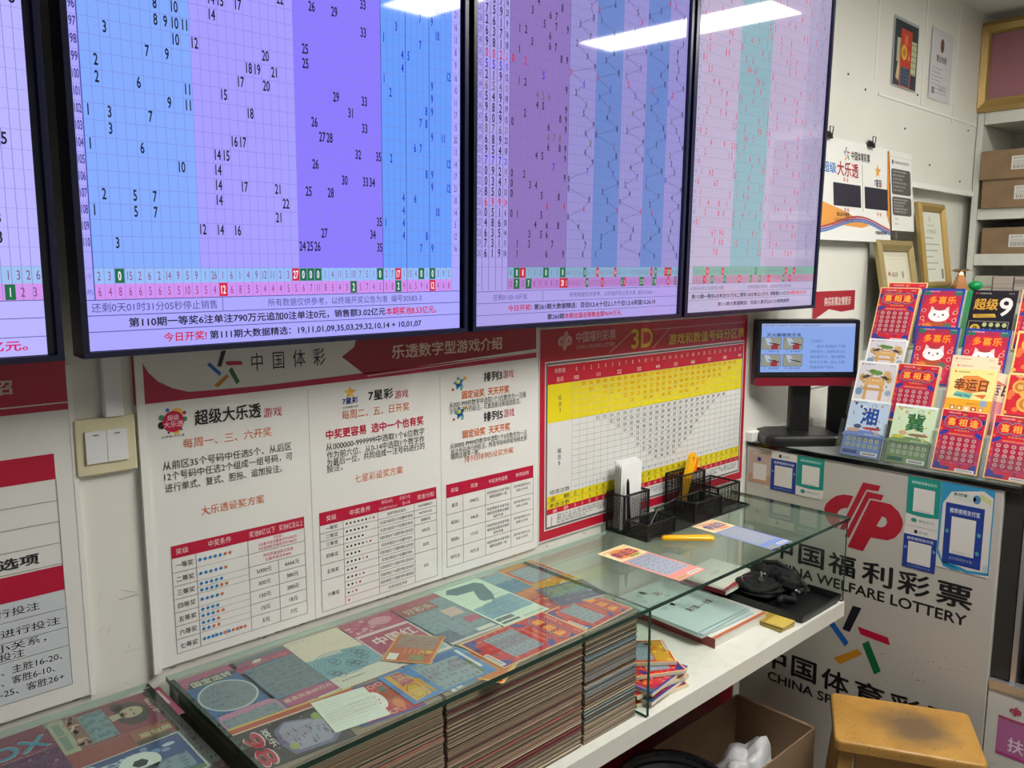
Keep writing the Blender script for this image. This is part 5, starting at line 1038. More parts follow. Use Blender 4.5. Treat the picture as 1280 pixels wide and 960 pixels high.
flat_ticket('scratch_ticket', f_purple, 1.183, -0.207, Z(2), 0.118, 0.098, -12, 'purple scratch ticket with a green field, in front of the orange framed one')
flat_ticket('scratch_ticket', lambda c, w, h: p_meet(c, w, h, True), 0.965, -0.294, Z(3), 0.119, 0.208, -90, 'red scratch ticket with three gold characters at the glass front, left of its twin')
flat_ticket('scratch_ticket', lambda c, w, h: p_meet(c, w, h, True), 1.140, -0.291, Z(1), 0.112, 0.140, -86, 'red scratch ticket with gold characters partly under the purple ticket')
flat_ticket('scratch_ticket', f_snack, 0.771, -0.291, Z(2), 0.108, 0.166, -92, 'bright blue scratch ticket with pink and yellow title, at the glass front')
flat_ticket('scratch_ticket', f_catred, 0.655, -0.292, Z(0), 0.112, 0.108, 82, 'red scratch ticket with a white cat, half under the receipt')
flat_ticket('scratch_ticket', f_plan, 0.510, -0.292, Z(0), 0.112, 0.146, -95, 'black scratch ticket with a red 98 and a grey cloud field, at the glass front')
flat_ticket('paper_receipt', f_receipt, 0.608, -0.286, Z(2), 0.088, 0.098, -8, 'white paper receipt lying over the black and the red cat tickets', cat='receipt', th=0.0003)
flat_ticket('scratch_ticket', f_slipgold, 0.795, -0.192, Z(3), 0.088, 0.105, -52, 'small orange and gold scratch ticket lying askew between pink and blue tickets')
def f_dark(cv, w, h):
    cv.rect(0, w, 0, h, '#3a3c44', 0); cv.rect(w * .06, w * .94, h * .05, h * .6, '#55606a', 1); cv.tx('好运连连', w * .12, w * .88, h * .68, h * .16, '#c8c4bc', 2, True); speck(cv, w, h, 20, ['#7a6a4a', '#8f959c', '#6a4a52'], w * .05, 9, 2, (.1, .9, .08, .55))
flat_ticket('scratch_ticket', f_dark, 1.128, -0.2985, Z(0), 0.109, 0.166, -90, 'dark grey ticket beneath the red one at the right end of the glass front')
flat_ticket('scratch_ticket', f_mosaic, 0.850, -0.2985, Z(0), 0.109, 0.190, -90, 'grey mosaic ticket hidden under the blue and the red ticket at the glass front')
def f_strip(cv, w, h): cv.rect(0, w, 0, h, '#e0b84a', 0); cv.rect(0, w, h * .15, h * .75, '#b84430', 1); cv.rect(0, w, 0, h * .12, '#e8c8b8', 1)
flat_ticket('scratch_ticket', f_strip, 0.543, -0.231, Z(1), 0.200, 0.020, -4, 'red and yellow ticket edge showing between the two rows of tickets')
def f_corner(cv, w, h): cv.rect(0, w, 0, h, '#e0b060', 0); cv.rect(w * .06, w * .94, h * .06, h * .94, '#d07838', 1); speck(cv, w, h, 10, ['#e0a040', '#c85a30'], w * .08, 2, 2)
flat_ticket('scratch_ticket', f_corner, 0.838, -0.312, Z(1), 0.085, 0.125, 28, 'orange scratch ticket with one corner poking out below the glass front')

# two tickets on top of the glass
flat_ticket('scratch_ticket', f_onglass('#e89088', '#f4dcae', '幸运日', '#8a3070'), 1.416, -0.226, 0.9484, 0.097, 0.226, 1, 'pink scratch ticket lying on top of the glass')
flat_ticket('scratch_ticket', f_onglass('#7a90c8', '#f4dcae', '幸运日', '#3a62b0'), 1.734, -0.255, 0.9484, 0.090, 0.232, -2, 'blue scratch ticket lying on top of the glass near its front corner')
# yellow scraper knife on the glass
t = empty('scraper_knife', (1.553, -0.162, 0.9484), (0, 0, math.radians(-44))); tag(t, 'yellow handled knife with a flat grey blade lying on the glass', 'knife')
b = MB()
prof = [(-0.006, .007, .009), (0.0, .0105, .013), (0.03, .0105, .014), (0.085, .0115, .015), (0.108, .0125, .015), (0.119, .008, .012)]
n = 12; vs = []
for x, ry, hz in prof: vs += [(x, ry * math.cos(2 * PI * k / n), hz * 0.5 * (1 + math.sin(2 * PI * k / n)) + 0.0005) for k in range(n)]
fs = [(i * n + k, (i + 1) * n + k, (i + 1) * n + (k + 1) % n, i * n + (k + 1) % n) for i in range(len(prof) - 1) for k in range(n)] + [list(range(n)), [(len(prof) - 1) * n + k for k in range(n)][::-1]]
b.add(vs, fs, None, 0, True); b.build('handle', M_yellow, t)
b = MB(); b.add([(-0.050, -0.010, 0.002), (-0.003, -0.006, 0.004), (-0.003, 0.006, 0.004), (-0.050, 0.010, 0.002), (-0.050, -0.010, 0.003), (-0.003, -0.006, 0.0055), (-0.003, 0.006, 0.0055), (-0.050, 0.010, 0.003)], [(0, 3, 2, 1), (4, 5, 6, 7), (0, 1, 5, 4), (1, 2, 6, 5), (2, 3, 7, 6), (3, 0, 4, 7)]); b.build('blade', M_steel, t)

# black wire-mesh organiser
OX, OY, OZ = 1.512, -0.142, 0.9485
t = empty('desk_organizer', (OX, OY, OZ)); tag(t, 'black wire-mesh desk organiser with several compartments on the glass by the number table', 'organizer')
def net(b, p0, du, dv, step=0.0050, th=0.0009):
    p0, du, dv = Vector(p0), Vector(du), Vector(dv); lu, lv = du.length, dv.length; uu, vv = du / lu, dv / lv; nn = uu.cross(vv)
    for i in range(int(lu / step) + 1):
        a = p0 + uu * (i * step); b.add([a - uu * th / 2 + nn * th / 2, a + uu * th / 2 + nn * th / 2, a + uu * th / 2 + dv + nn * th / 2, a - uu * th / 2 + dv + nn * th / 2, a - uu * th / 2 - nn * th / 2, a + uu * th / 2 - nn * th / 2, a + uu * th / 2 + dv - nn * th / 2, a - uu * th / 2 + dv - nn * th / 2], [(0, 1, 2, 3), (7, 6, 5, 4), (1, 5, 6, 2), (4, 0, 3, 7)])
    for i in range(int(lv / step) + 1):
        a = p0 + vv * (i * step); b.add([a - vv * th / 2 + nn * th / 2, a + du - vv * th / 2 + nn * th / 2, a + du + vv * th / 2 + nn * th / 2, a + vv * th / 2 + nn * th / 2, a - vv * th / 2 - nn * th / 2, a + du - vv * th / 2 - nn * th / 2, a + du + vv * th / 2 - nn * th / 2, a + vv * th / 2 - nn * th / 2], [(0, 1, 2, 3), (7, 6, 5, 4), (3, 2, 6, 7), (0, 4, 5, 1)])
W_, D_ = 0.450, 0.125
def tray(name, x0, x1, y0, y1, z0, z1, front=None, floor=True):
    """netted compartment: walls, rim rods; front = lower front wall height"""
    f = front if front is not None else z1; b = MB()
    net(b, (x0, y0, z0), (x1 - x0, 0, 0), (0, 0, f - z0)); net(b, (x0, y1, z0), (x1 - x0, 0, 0), (0, 0, z1 - z0))
    net(b, (x0, y0, z0), (0, y1 - y0, 0), (0, 0, min(f, z1) - z0)); net(b, (x1, y0, z0), (0, y1 - y0, 0), (0, 0, min(f, z1) - z0))
    if floor: net(b, (x0, y0, z0), (x1 - x0, 0, 0), (0, y1 - y0, 0))
    part = b.build(name, M_black, t)
    b = MB(); r = 0.0027
    b.tube([(x0, y0, f), (x1, y0, f), (x1, y1 - 0.002, z1 if f == z1 else f), (x0, y1 - 0.002, z1 if f == z1 else f), (x0, y0, f)], r, 6)
    for x, y, z in ((x0, y0, f), (x1, y0, f), (x0, y1, z1), (x1, y1, z1)): b.tube([(x, y, z0), (x, y, z)], r, 6)
    if f != z1: b.tube([(x0, y1, z1), (x1, y1, z1)], r, 6)
    b.build('rim_wire', M_black, part)
b = MB(); net(b, (0, 0, 0.002), (W_, 0, 0), (0, D_, 0)); b.build('base_mesh', M_black, t)
b = MB(); b.tube([(0, 0, 0.003), (W_, 0, 0.003), (W_, D_, 0.003), (0, D_, 0.003), (0, 0, 0.003)], 0.003, 6); b.build('base_rod', M_black, t)
tray('compartment', 0.0, 0.095, 0.070, D_, 0.004, 0.098)
tray('compartment', 0.0, 0.110, 0.0, 0.062, 0.004, 0.040)
tray('compartment', 0.240, 0.345, 0.075, D_, 0.004, 0.105)
tray('compartment', 0.195, 0.315, 0.0, 0.065, 0.004, 0.055)
tray('compartment', 0.345, 0.448, 0.030, D_, 0.004, 0.062, floor=False)
b = MB(); b.tube([(0.110, 0.062, 0.045), (0.195, 0.062, 0.055)], 0.0022, 6); net(b, (0.110, 0.062, 0.004), (0.085, 0, 0), (0, 0, 0.045)); b.build('divider', M_black, t)
# paper slips, pen and cutter in the organiser
def slip_sheet(k, x, y, hh, lean, cy):
    b = MB(); b.box(0, 0.078, 0, 0.0016, 0, hh); o = b.build('paper_slip', mat('slip_paper_%d' % k, '#e9eaea', 0.6), loc=(OX + x, OY + y, OZ + 0.0065), rot=(math.radians(-lean), 0, 0))
    return tag(o, ['front white paper slip of the bundle standing in the mesh organiser', 'second white paper slip of the bundle in the mesh organiser', 'third white paper slip of the bundle in the mesh organiser', 'rearmost white paper slip of the bundle in the mesh organiser'][k], 'paper slip', 'paper slips in the organiser')
for k in range(4): slip_sheet(k, 0.006 + 0.002 * k, 0.088 + 0.008 * k, 0.166 + 0.0015 * k, -1.0, 0)
b = MB(); b.tube([(0, 0, 0), (-0.004, 0.003, 0.10), (-0.0045, 0.003, 0.118), (-0.005, 0.003, 0.130)], [0.0042, 0.0042, 0.0038, 0.0006], 10); tag(b.build('ballpoint_pen', M_blackgl, loc=(OX + 0.022, OY + 0.0715, OZ + 0.010)), 'black pen standing point up before the white slips in the organiser', 'pen')
t2 = empty('box_cutter', (OX + 0.278, OY + 0.098, OZ + 0.030), (math.radians(-4), math.radians(27), 0)); tag(t2, 'yellow cutter with a ring hole and orange end, standing in the mesh organiser', 'cutter')
b = MB(); o_ = [(-0.011, 0.0), (0.011, 0.0), (0.015, 0.06), (0.015, 0.118)] + [(0.015 * math.cos(a), 0.118 + 0.015 * math.sin(a)) for a in [PI * k / 8 for k in range(1, 8)]] + [(-0.015, 0.118), (-0.015, 0.06)]
i_ = [(0.006 * math.cos(2 * PI * k / len(o_) - 2.2), 0.114 + 0.0085 * math.sin(2 * PI * k / len(o_) - 2.2)) for k in range(len(o_))]
n = len(o_)
for y, fl in ((-0.0045, 1), (0.0045, -1)):
    vs = [(x, y, z) for x, z in o_] + [(x, y, z) for x, z in i_]; fs = [(k, (k + 1) % n, n + (k + 1) % n, n + k)[::fl] for k in range(n)]; b.add(vs, fs)
b.add([(x, -0.0045, z) for x, z in o_] + [(x, 0.0045, z) for x, z in o_], [(k, n + k, n + (k + 1) % n, (k + 1) % n) for k in range(n)])
b.add([(x, -0.0045, z) for x, z in i_] + [(x, 0.0045, z) for x, z in i_], [(k, (k + 1) % n, n + (k + 1) % n, n + k) for k in range(n)])
hd = b.build('handle', M_yellow, t2)
b = MB(); b.add([(-0.012, -0.002, -0.022), (0.012, -0.002, -0.022), (0.010, -0.002, 0.002), (-0.010, -0.002, 0.002), (-0.012, 0.002, -0.022), (0.012, 0.002, -0.022), (0.010, 0.002, 0.002), (-0.010, 0.002, 0.002)], [(0, 1, 2, 3), (7, 6, 5, 4), (0, 4, 5, 1), (1, 5, 6, 2), (3, 7, 4, 0)]); b.build('blade', M_steel, t2)
b = MB(); b.rbox(0.0152, 0.026, -0.005, 0.005, 0.088, 0.124, 0.002); b.build('slider', M_orange, hd)
b = MB(); b.tube([(0, 0, 0), (0.055, 0.012, 0.042)], 0.003, 8); tag(b.build('marker_stub', M_blackgl, loc=(OX + 0.022, OY + 0.018, OZ + 0.014)), 'short black stick leaning in the low front tray of the organiser', 'marker')

# ================================================================ things on the worktop under the right half of the glass
def book(name, x, y, z, w, d, th, rot, cover, paint, label, cat, group=None, spine=None, pages='#d9d6ce'):
    t = empty(name, (x, y, z), (0, 0, math.radians(rot))); tag(t, label, cat, group)
    c = 0.0008 if th < 0.012 else 0.0012
    b = MB(); b.box(-w / 2 + 0.001, w / 2 - 0.002, -d / 2 + 0.002, d / 2 - 0.002, c, th - c, lin(pages)); b.build('pages', M_paper, t)
    b = MB(); cv = CV((-w / 2, -d / 2, th), (1, 0, 0), (0, 1, 0), (0, 0, 1), 0.00005, b)
    b.box(-w / 2, w / 2, -d / 2, d / 2, th - c, th, lin(cover)); b.box(-w / 2, w / 2, -d / 2, d / 2, 0, c, lin(cover)); b.box(-w / 2 - 0.0008, -w / 2, -d / 2, d / 2, 0, th, lin(spine or cover))
    paint(cv, w, d); b.build('cover', M_card, t); return t
def c_red(cv, w, h): cv.rect(0, w, 0, h, '#e4e2dc', 1); cv.rect(0, w, 0, h * .035, '#c8683c', 2)
book('catalogue', 1.690, -0.158, 0.7153, 0.222, 0.285, 0.024, -1, '#e2e0da', c_red, 'thick white catalogue with a dark red spine at the bottom of the booklet pile', 'book', None, '#8e3a36')
def c_mint(cv, w, h):
    cv.rect(0, w, 0, h, '#bcd2d2', 1); cv.poly([(w * .1, h * .55), (w * .5, h * .62), (w * .9, h * .95), (w * .5, h), (w * .1, h)], '#c8dada', 2); speck(cv, w, h, 14, ['#a9c0c6', '#cfe0de'], w * .06, 3, 3, (.1, .6, .5, .95))
    cv.tx('第六辑——合集', w * .40, w * .86, h * .30, h * .085, '#5a4a58', 4, True); cv.line((w * .40, h * .42), (w * .85, h * .44), w * .004, '#8a9aa0', 4)
    cv.tx('彩', w * .48, w * .60, h * .74, h * .09, '#8a3a6a', 4, True); cv.tx('即开票', w * .12, w * .38, h * .62, h * .03, '#7a8a90', 4)
for k, lb in enumerate(['lowest pale mint booklet on the thick white catalogue', 'middle pale mint booklet of the three on the catalogue', 'topmost pale mint booklet with a dark title, on the catalogue under the glass']):
    book('booklet', 1.662 + 0.005 * (1 - k), -0.150 + 0.006 * k, 0.7396 + 0.0048 * k, 0.210, 0.262, 0.0044, (-3, 1, -1)[k], ('#d6dcda', '#c6d6d6', '#bcd2d2')[k], c_mint, lb, 'booklet', 'mint booklets under the glass')
b = MB(); b.rbox(-0.09, 0.09, -0.072, 0.072, 0, 0.006, 0.006); tag(b.build('folder', M_blackgl, loc=(1.905, -0.090, 0.7395)), 'black folder under the white notebook with a red edge', 'folder')
def c_note(cv, w, h): cv.rect(0, w, 0, h, '#e0ddd6', 1); cv.poly([(0, 0), (w, 0), (w, h * .06), (w * .5, h * .12), (0, h * .06)], '#a8203c', 2); cv.tx('记录本', w * .4, w * .62, h * .55, h * .06, '#6a6a70', 3)
book('notebook', 1.893, -0.098, 0.746, 0.190, 0.155, 0.012, 3, '#e0ddd6', c_note, 'white notebook with a curved red edge, under the glass before the black tray', 'notebook', None, '#a8203c')
# tray with bag, padlock
t = empty('black_tray', (1.952, -0.235, 0.7153)); tag(t, 'black plastic tray at the right end of the worktop holding a black bag', 'tray')
b = MB(); X, Y = 0.100, 0.135
b.rbox(-X, X, -Y, Y, 0, 0.004, 0.012)
ring = lambda z, g: [(x * 1.0, y, z) for x, y in ((-X - g, -Y - g), (X + g, -Y - g), (X + g, Y + g), (-X - g, Y + g))]
r0, r1, r2, r3 = ring(0.003, 0), ring(0.022, 0.004), ring(0.022, 0.001), ring(0.0045, -0.003)
for k in range(4):
    j = (k + 1) % 4
    for a, c in ((r0, r1), (r1, r2), (r2, r3)): b.add([a[k], a[j], c[j], c[k]], [(0, 1, 2, 3)])
b.build('tray_body', M_black, t)
t = empty('waist_bag', (1.955, -0.205, 0.7203)); tag(t, 'crumpled black bag with metal fittings, lying in the black tray', 'bag')
rnd = random.Random(2); ph = [rnd.uniform(0, 6.28) for _ in range(6)]
lump = lambda p: 1 + 0.09 * math.sin(7 * p.x + ph[0]) * math.sin(6 * p.y + ph[1]) + 0.07 * math.sin(11 * p.z + 5 * p.x + ph[2])
b = MB(); b.ball((-0.022, 0.004, 0.0215), 0.066, 0.062, 0.021, 30, 18, lump=lump); b.ball((0.036, -0.048, 0.032), 0.030, 0.034, 0.031, 24, 16, lump=lump); b.ball((0.052, 0.004, 0.033), 0.026, 0.056, 0.032, 24, 16, lump=lump); b.ball((0.030, 0.030, 0.040), 0.020, 0.030, 0.030, 20, 14, lump=lump); bb = b.build('bag_body', M_bag, t)
b = MB(); b.tube([(-0.030 + 0.052 * math.cos(a), 0.004 + 0.050 * math.sin(a), 0.034 + 0.005 * math.sin(3 * a)) for a in [2 * PI * k / 20 for k in range(17)]], 0.0095, 8); b.tube([(-0.062 + 0.011 * k, -0.082 + 0.010 * math.sin(k), 0.012 + 0.006 * math.sin(k * .8)) for k in range(11)], 0.008, 8); b.tube([(0.050, 0.040, 0.062), (0.062, 0.0, 0.068), (0.060, -0.045, 0.055), (0.066, -0.080, 0.025), (0.058, -0.098, 0.012)], 0.007, 8); b.build('strap', M_bag, t)
b = MB()
for x, y, z in ((0.014, -0.040, 0.042), (0.030, -0.084, 0.016), (0.022, -0.080, 0.022), (0.014, 0.010, 0.045)): b.ball((x, y, z), 0.005, 0.005, 0.004, 10, 6)
b.rbox(0.048, 0.060, -0.094, -0.090, 0.006, 0.034, 0.002); b.build('buckle', M_steel, bb)
t = empty('padlock', (1.918, -0.215, 0.7555), (0, 0, math.radians(40))); tag(t, 'small steel padlock lying on the black bag', 'padlock')
b = MB(); b.rbox(-0.012, 0.012, -0.005, 0.005, 0, 0.014, 0.002); b.build('lock_body', M_steel, t)
b = MB(); b.tube([(-0.008, 0, 0.013), (-0.008, 0, 0.026)] + [(-0.008 * math.cos(PI * k / 6), 0, 0.026 + 0.008 * math.sin(PI * k / 6)) for k in range(1, 7)] + [(0.008, 0, 0.013)], 0.0022, 8); b.build('shackle', M_steel, t)
for k in range(4):
    b = MB(); cv = CV((-0.03, -0.04, 0.0026), (1, 0, 0), (0, 1, 0), (0, 0, 1), 0.00005, b); b.box(-0.030, 0.030, -0.040, 0.040, 0, 0.0026, lin(('#9a8a3a', '#b8a050', '#6a5a2a', '#c8ac4a')[k])); cv.rect(0.002, 0.058, 0.002, 0.078, '#cbb052', 1); cv.rect(0.002, 0.058, 0.05, 0.07, '#a88a34', 2)
    tag(b.build('yellow_card', M_card, loc=(1.798 + 0.001 * k, -0.322, 0.7154 + 0.0030 * k), rot=(0, 0, math.radians(-4 + 2 * k))), ('bottom', 'second', 'third', 'topmost')[k] + ' yellow card of the little pile between catalogue and black tray', 'card', 'yellow cards on the worktop')
# loose tickets behind the side pane
def f_rm(cv, w, h): p_meet(cv, w, h, True)
loose = [(1.318, -0.298, 82, f_rm, 'red ticket at the bottom of the loose heap behind the side pane'), (1.322, -0.304, 96, p_happy, 'blue edged ticket second from the bottom of the loose heap'), (1.316, -0.296, 84, f_rm, 'red ticket third from the bottom of the loose heap'), (1.322, -0.302, 97, p_happy, 'blue bordered ticket above the middle of the loose heap'), (1.330, -0.282, 62, f_rm, 'red ticket lying askew high on the loose heap'), (1.345, -0.250, 52, f_orange, 'orange red ticket topmost of the loose heap, turned towards the wall')]
for k, (x, y, r, pf, lb) in enumerate(loose): flat_ticket('scratch_ticket', pf, x, y, 0.7154 + 0.0092 * k, 0.104, 0.150, r, lb, 'loose tickets behind the side pane', th=0.0075)

# ================================================================ service counter with the lettered front
CX = 2.174
t = empty('service_counter', (2.46, -0.35, 0)); tag(t, 'white service counter with lottery lettering on its front and a dark glass top', 'counter')
b = MB(); b.box(CX - 2.46, 0.29, -0.351, 0.345, 0, 1.0645); b.build('body', M_white, t)
b = MB(); b.box(CX - 2.46 - 0.004, 0.29, -0.392, 0.345, 1.065, 1.0765); b.build('counter_top', mat('dark_glass_top', '#0c0f10', 0.06), t)
b = MB(); b.box(CX - 2.46 + 0.008, 0.28, -0.380, 0.343, 1.0766, 1.0776); b.build('top_sheet', mat('grey_glass_sheet', '#8e938f', 0.10), t)
b = MB(); b.box(CX - 2.46 + 0.012, 0.29, -0.393, -0.352, 0.589, 1.0645); b.build('end_post', M_dark, t)
cv = CV((CX - 0.0004 - 2.46, 0.35, 0), (0, -1, 0), (0, 0, 1), (-1, 0, 0), 0.0002)
cv.poly([(0.006, 0.004), (0.699, 0.004), (0.699, 1.062), (0.006, 1.062)], '#bfbbb2', 0)
welfare_emblem(cv, 0.366, 0.895, 0.245, '#b0132f', 2)
K = '#17171a'
for tt, a, c in (('中', 0.100, 0.168), ('国', 0.185, 0.264), ('福', 0.276, 0.355), ('利', 0.372, 0.456), ('彩', 0.468, 0.552), ('票', 0.566, 0.652)): cv.tx(tt, a, c, 0.741, 0.062, K, 2, True)
cv.tx('CHINA WELFARE LOTTERY', 0.092, 0.643, 0.699, 0.030, K, 2, True)
sport_emblem(cv, 0.365, 0.573, 0.19, 2)
for tt, a, c in (('中', 0.085, 0.165), ('国', 0.181, 0.260), ('体', 0.275, 0.357), ('育', 0.372, 0.455), ('彩', 0.468, 0.552), ('票', 0.566, 0.652)): cv.tx(tt, a, c, 0.391, 0.066, K, 2, True)
cv.tx('CHINA SPORTS LOTTERY', 0.106, 0.640, 0.350, 0.029, K, 2, True)
rnd = random.Random(6)
for i in range(70):
    u, v = 0.58 + rnd.gauss(0, 0.08), rnd.uniform(0.36, 0.62)
    if 0.02 < u < 0.67: cv.ell(u, v, rnd.uniform(.0008, .003), rnd.uniform(.0006, .002), rnd.choice(['#8d8a84', '#a8a49c', '#6f6c68']), 1, 6)
o = cv.mb.build('front_sheet', attr_mat('printed_counter_front', 0.4), t)
def sticker(u0, u1, z0, z1, label, paint, cat='sticker'):
    b = MB(); w, h = u1 - u0, z1 - z0; cv = CV((-0.0009, 0, 0), (0, -1, 0), (0, 0, 1), (-1, 0, 0), 0.0001, b); b.box(-0.0008, 0, -w, 0, 0, h, lin('#d8d6d0')); paint(cv, w, h)
    return tag(b.build('payment_sticker', M_paper, loc=(CX - 0.0009, -u0, z0)), label, cat, 'payment stickers on the counter front')
BL, TL, WH = '#17388f', '#0f8f80', '#dcdad4'
def st(kind):
    def f(cv, w, h):
        if kind == 'grey':
            cv.rect(0, w, 0, h, '#c0aca0', 0); cv.rect(0, w, 0, h * .25, '#c09078', 1); cv.tx('扫码支付', w * .2, w * .8, h * .87, h * .07, '#dcd6d0', 2); cv.ell(w * .48, h * .74, w * .09, w * .09, '#2a3c8c', 2); cv.rect(w * .22, w * .82, h * .10, h * .60, WH, 2)
        elif kind == 'blue':
            cv.rect(0, w, 0, h, WH, 0); cv.rect(0, w, 0, h * .80, BL, 1); cv.rect(w * .30, w * .40, h * .85, h * .93, '#23252c', 2); cv.tx('支付宝', w * .44, w * .70, h * .86, h * .06, '#55585e', 2); cv.tx('推荐使用支付宝', w * .10, w * .90, h * .68, h * .07, '#c8cfe0', 2, True); cv.rect(w * .15, w * .85, h * .12, h * .64, WH, 2); cv.tx('支付就用支付宝', w * .15, w * .85, h * .04, h * .04, '#8f9cc8', 2); cv.ell(w * .07, h * .48, w * .05, w * .05, '#6c86c8', 2, 10); cv.ell(w * .93, h * .50, w * .05, w * .05, '#6c86c8', 2, 10)
        else:
            cv.rect(0, w, 0, h, WH, 0); cv.poly([(0, h), (0, h * .24)] + [(w * k / 8, h * .24 - h * .03 * math.sin(PI * k / 8)) for k in range(1, 8)] + [(w, h * .24), (w, h)], TL, 1); cv.tx('推荐使用微信支付', w * .12, w * .88, h * .86, h * .06, '#b8dcd4', 2, True); cv.rect(w * .20, w * .84, h * .30, h * .78, WH, 2); cv.tx('扫码向我付款', w * .3, w * .74, h * .31, h * .03, '#9a9a94', 3)
            cv.ell(w * .26, h * .12, w * .09, w * .07, '#2a8a78', 2); cv.tx('微信支付', w * .40, w * .86, h * .09, h * .06, '#7d817c', 2)
    return f
sticker(0.012, 0.085, 0.957, 1.054, 'beige payment sticker with a blank white square at the far end of the counter front', st('grey'))
sticker(0.0865, 0.1665, 0.945, 1.062, 'blue payment sticker between the beige and the green one at the far end', st('blue'))
sticker(0.168, 0.250, 0.945, 1.062, 'green payment sticker left of the big red emblem', st('teal'))
sticker(0.478, 0.5595, 0.930, 1.060, 'green payment sticker between the red emblem and the large blue sticker', st('teal'))
sticker(0.477, 0.5595, 0.815, 0.928, 'blue payment sticker directly below the green one, beside the large blue sticker', st('blue'))
def st_big(cv, w, h):
    cv.rect(0, w, 0, h, '#d8d6ce', 0); cv.poly([(0, h), (w, h), (w, h * .9), (w * .8, h * .97), (w * .2, h * .9), (w * .05, h * .75), (w * .03, h * .2), (w * .12, h * .08), (w * .5, h * .01), (w * .3, 0), (w * .14, h * .02), (w * .10, h * .07), (0, h * .16)], '#2a90bc', 1); cv.poly([(w * .12, h * .06), (w * .6, 0), (w, h * .03), (w, h * .06), (w * .6, h * .035), (w * .15, h * .10)], '#2a90bc', 1); cv.rect(w * .975, w, h * .03, h * .92, '#2a90bc', 1)
    cv.ell(w * .45, h * .86, w * .22, h * .05, '#c8d2c8', 2); cv.tx('支付宝', w * .24, w * .50, h * .865, h * .035, '#2c3034', 3, True); cv.ell(w * .68, h * .86, w * .07, h * .05, '#4a82b0', 2); cv.poly([(w * .72, h * .94), (w * .95, h * .88), (w * .95, h * .82), (w * .74, h * .87)], '#c8cc8c', 2)
    cv.rect(w * .11, w * .84, h * .07, h * .77, BL, 3); cv.tx('推荐使用支付宝', w * .19, w * .76, h * .66, h * .06, '#d4d8e4', 4, True); cv.rect(w * .24, w * .70, h * .19, h * .62, WH, 4); cv.tx('支付就用支付宝', w * .24, w * .68, h * .12, h * .035, '#a0acd0', 4); cv.tx('打开支付宝 扫一扫', w * .30, w * .64, h * .205, h * .022, '#9a9a98', 5)
    for u, v in ((.17, .44), (.77, .46), (.76, .25)): cv.ell(w * u, h * v, w * .035, h * .026, '#4aa09c', 4, 10)
    cv.ell(w * .93, h * .10, w * .05, h * .04, '#b8c8cc', 2)
sticker(0.5605, 0.683, 0.838, 1.0615, 'large blue and white payment sticker at the near end of the counter front', st_big)
b = MB(); b.box(2.168, 2.55, -0.022, -0.001, 1.0775, 1.105); struct(b.build('trim_9', M_trim))

# customer monitor
MX, MY = 2.272, -0.130
t = empty('customer_monitor', (MX, MY, 1.0778), (0, 0, math.radians(47.2 - 90 + 2))); tag(t, 'small black customer monitor with a red bottom edge, standing on the service counter', 'monitor')
b = MB(); R = Matrix.Translation((0, 0, 0.172)) @ Matrix.Rotation(PI / 2, 4, 'X')
b.rbox(-0.154, 0.154, -0.000, 0.196, -0.028, 0.0, 0.008, M=R, top=0.002); b.build('casing', M_black, t)
b = MB(); b.rbox(-0.1545, 0.1545, -0.0005, 0.024, 0.0, 0.0012, 0.006, M=R); b.rbox(-0.1545, 0.1545, -0.001, 0.1965, -0.029, -0.022, 0.008, M=R); b.build('red_trim', mat('dark_red_plastic', '#7a1226', 0.3), t)
cv = CV((0, -0.0014, 0.172), e=0.0001)
w0, w1, v0, v1 = -0.139, 0.139, 0.041, 0.184
cv.rect(w0 - 0.010, w1 + 0.010, v0 - 0.012, v1 + 0.009, '#050508', 0); cv.rect(w0, w1, v0, v1, '#8fb0f4', 1); cv.rect(w0, w1, v1 - 0.010, v1, '#a9bdf2', 2); cv.tx('公益宣传提示  当前画面为灭火器使用方法介绍 请各站点认真学习', w0 + 0.004, 0.035, v1 - 0.008, 0.005, '#26324e', 3)
cv.tx('灭火器使用方法', -0.124, -0.022, v1 - 0.038, 0.0105, '#26304c', 3, True)
for i, (u, v) in enumerate(((-0.137, 0.108), (-0.073, 0.108), (-0.137, 0.058), (-0.073, 0.058))):
    cv.rect(u, u + 0.058, v, v + 0.036, '#3c4658', 2); cv.rect(u + 0.001, u + 0.057, v + 0.001, v + 0.035, '#9a9c8e', 3); cv.poly([(u + 0.008, v + 0.034), (u + 0.022, v + 0.034), (u + 0.034, v + 0.016), (u + 0.018, v + 0.012)], '#b8c4d8', 4)
    if i < 3: cv.rect(u + 0.028, u + 0.048, v + 0.001, v + 0.014, '#a03038', 5); cv.rect(u + 0.034, u + 0.044, v + 0.014, v + 0.019, '#a03038', 5)
    cv.line((u + 0.022, v + 0.020), (u + 0.054, v + 0.013), 0.003, '#1c2028', 5); cv.tx(('一、提起灭火器', '二、拔下保险销', '三、握住软管', '四、对准火焰根部')[i], u + 0.008, u + 0.052, v - 0.008, 0.005, '#2c3650', 3); cv.dg(str(i + 1), u + 0.005, v + 0.026, 0.007, '#1c2438', 5)
for i, s_ in enumerate(['工作提示：', '    请大家做好下班', '用电安全，定期检查灭火', '器设备压力，及时更换', '失效灭火器，防止人身', '伤害和财产损失。']): cv.tx(s_.strip(), 0.008 + (0.018 if i == 1 else 0), (0.045, 0.112, 0.114, 0.112, 0.112, 0.085)[i], v1 - 0.056 - i * 0.0155, 0.009, '#4a62a0', 3)
cv.mb.build('screen', attr_mat('monitor_picture', 0.08, 0.5, 0.85), t)
b = MB(); b.rbox(-0.030, 0.030, 0.030, 0.062, 0.012, 0.26, 0.006); b.build('stand_post', M_black, t)
b = MB(); b.rbox(-0.125, 0.105, -0.055, 0.115, 0, 0.030, 0.030, top=0.014, seg=5); b.build('base', M_black, t)
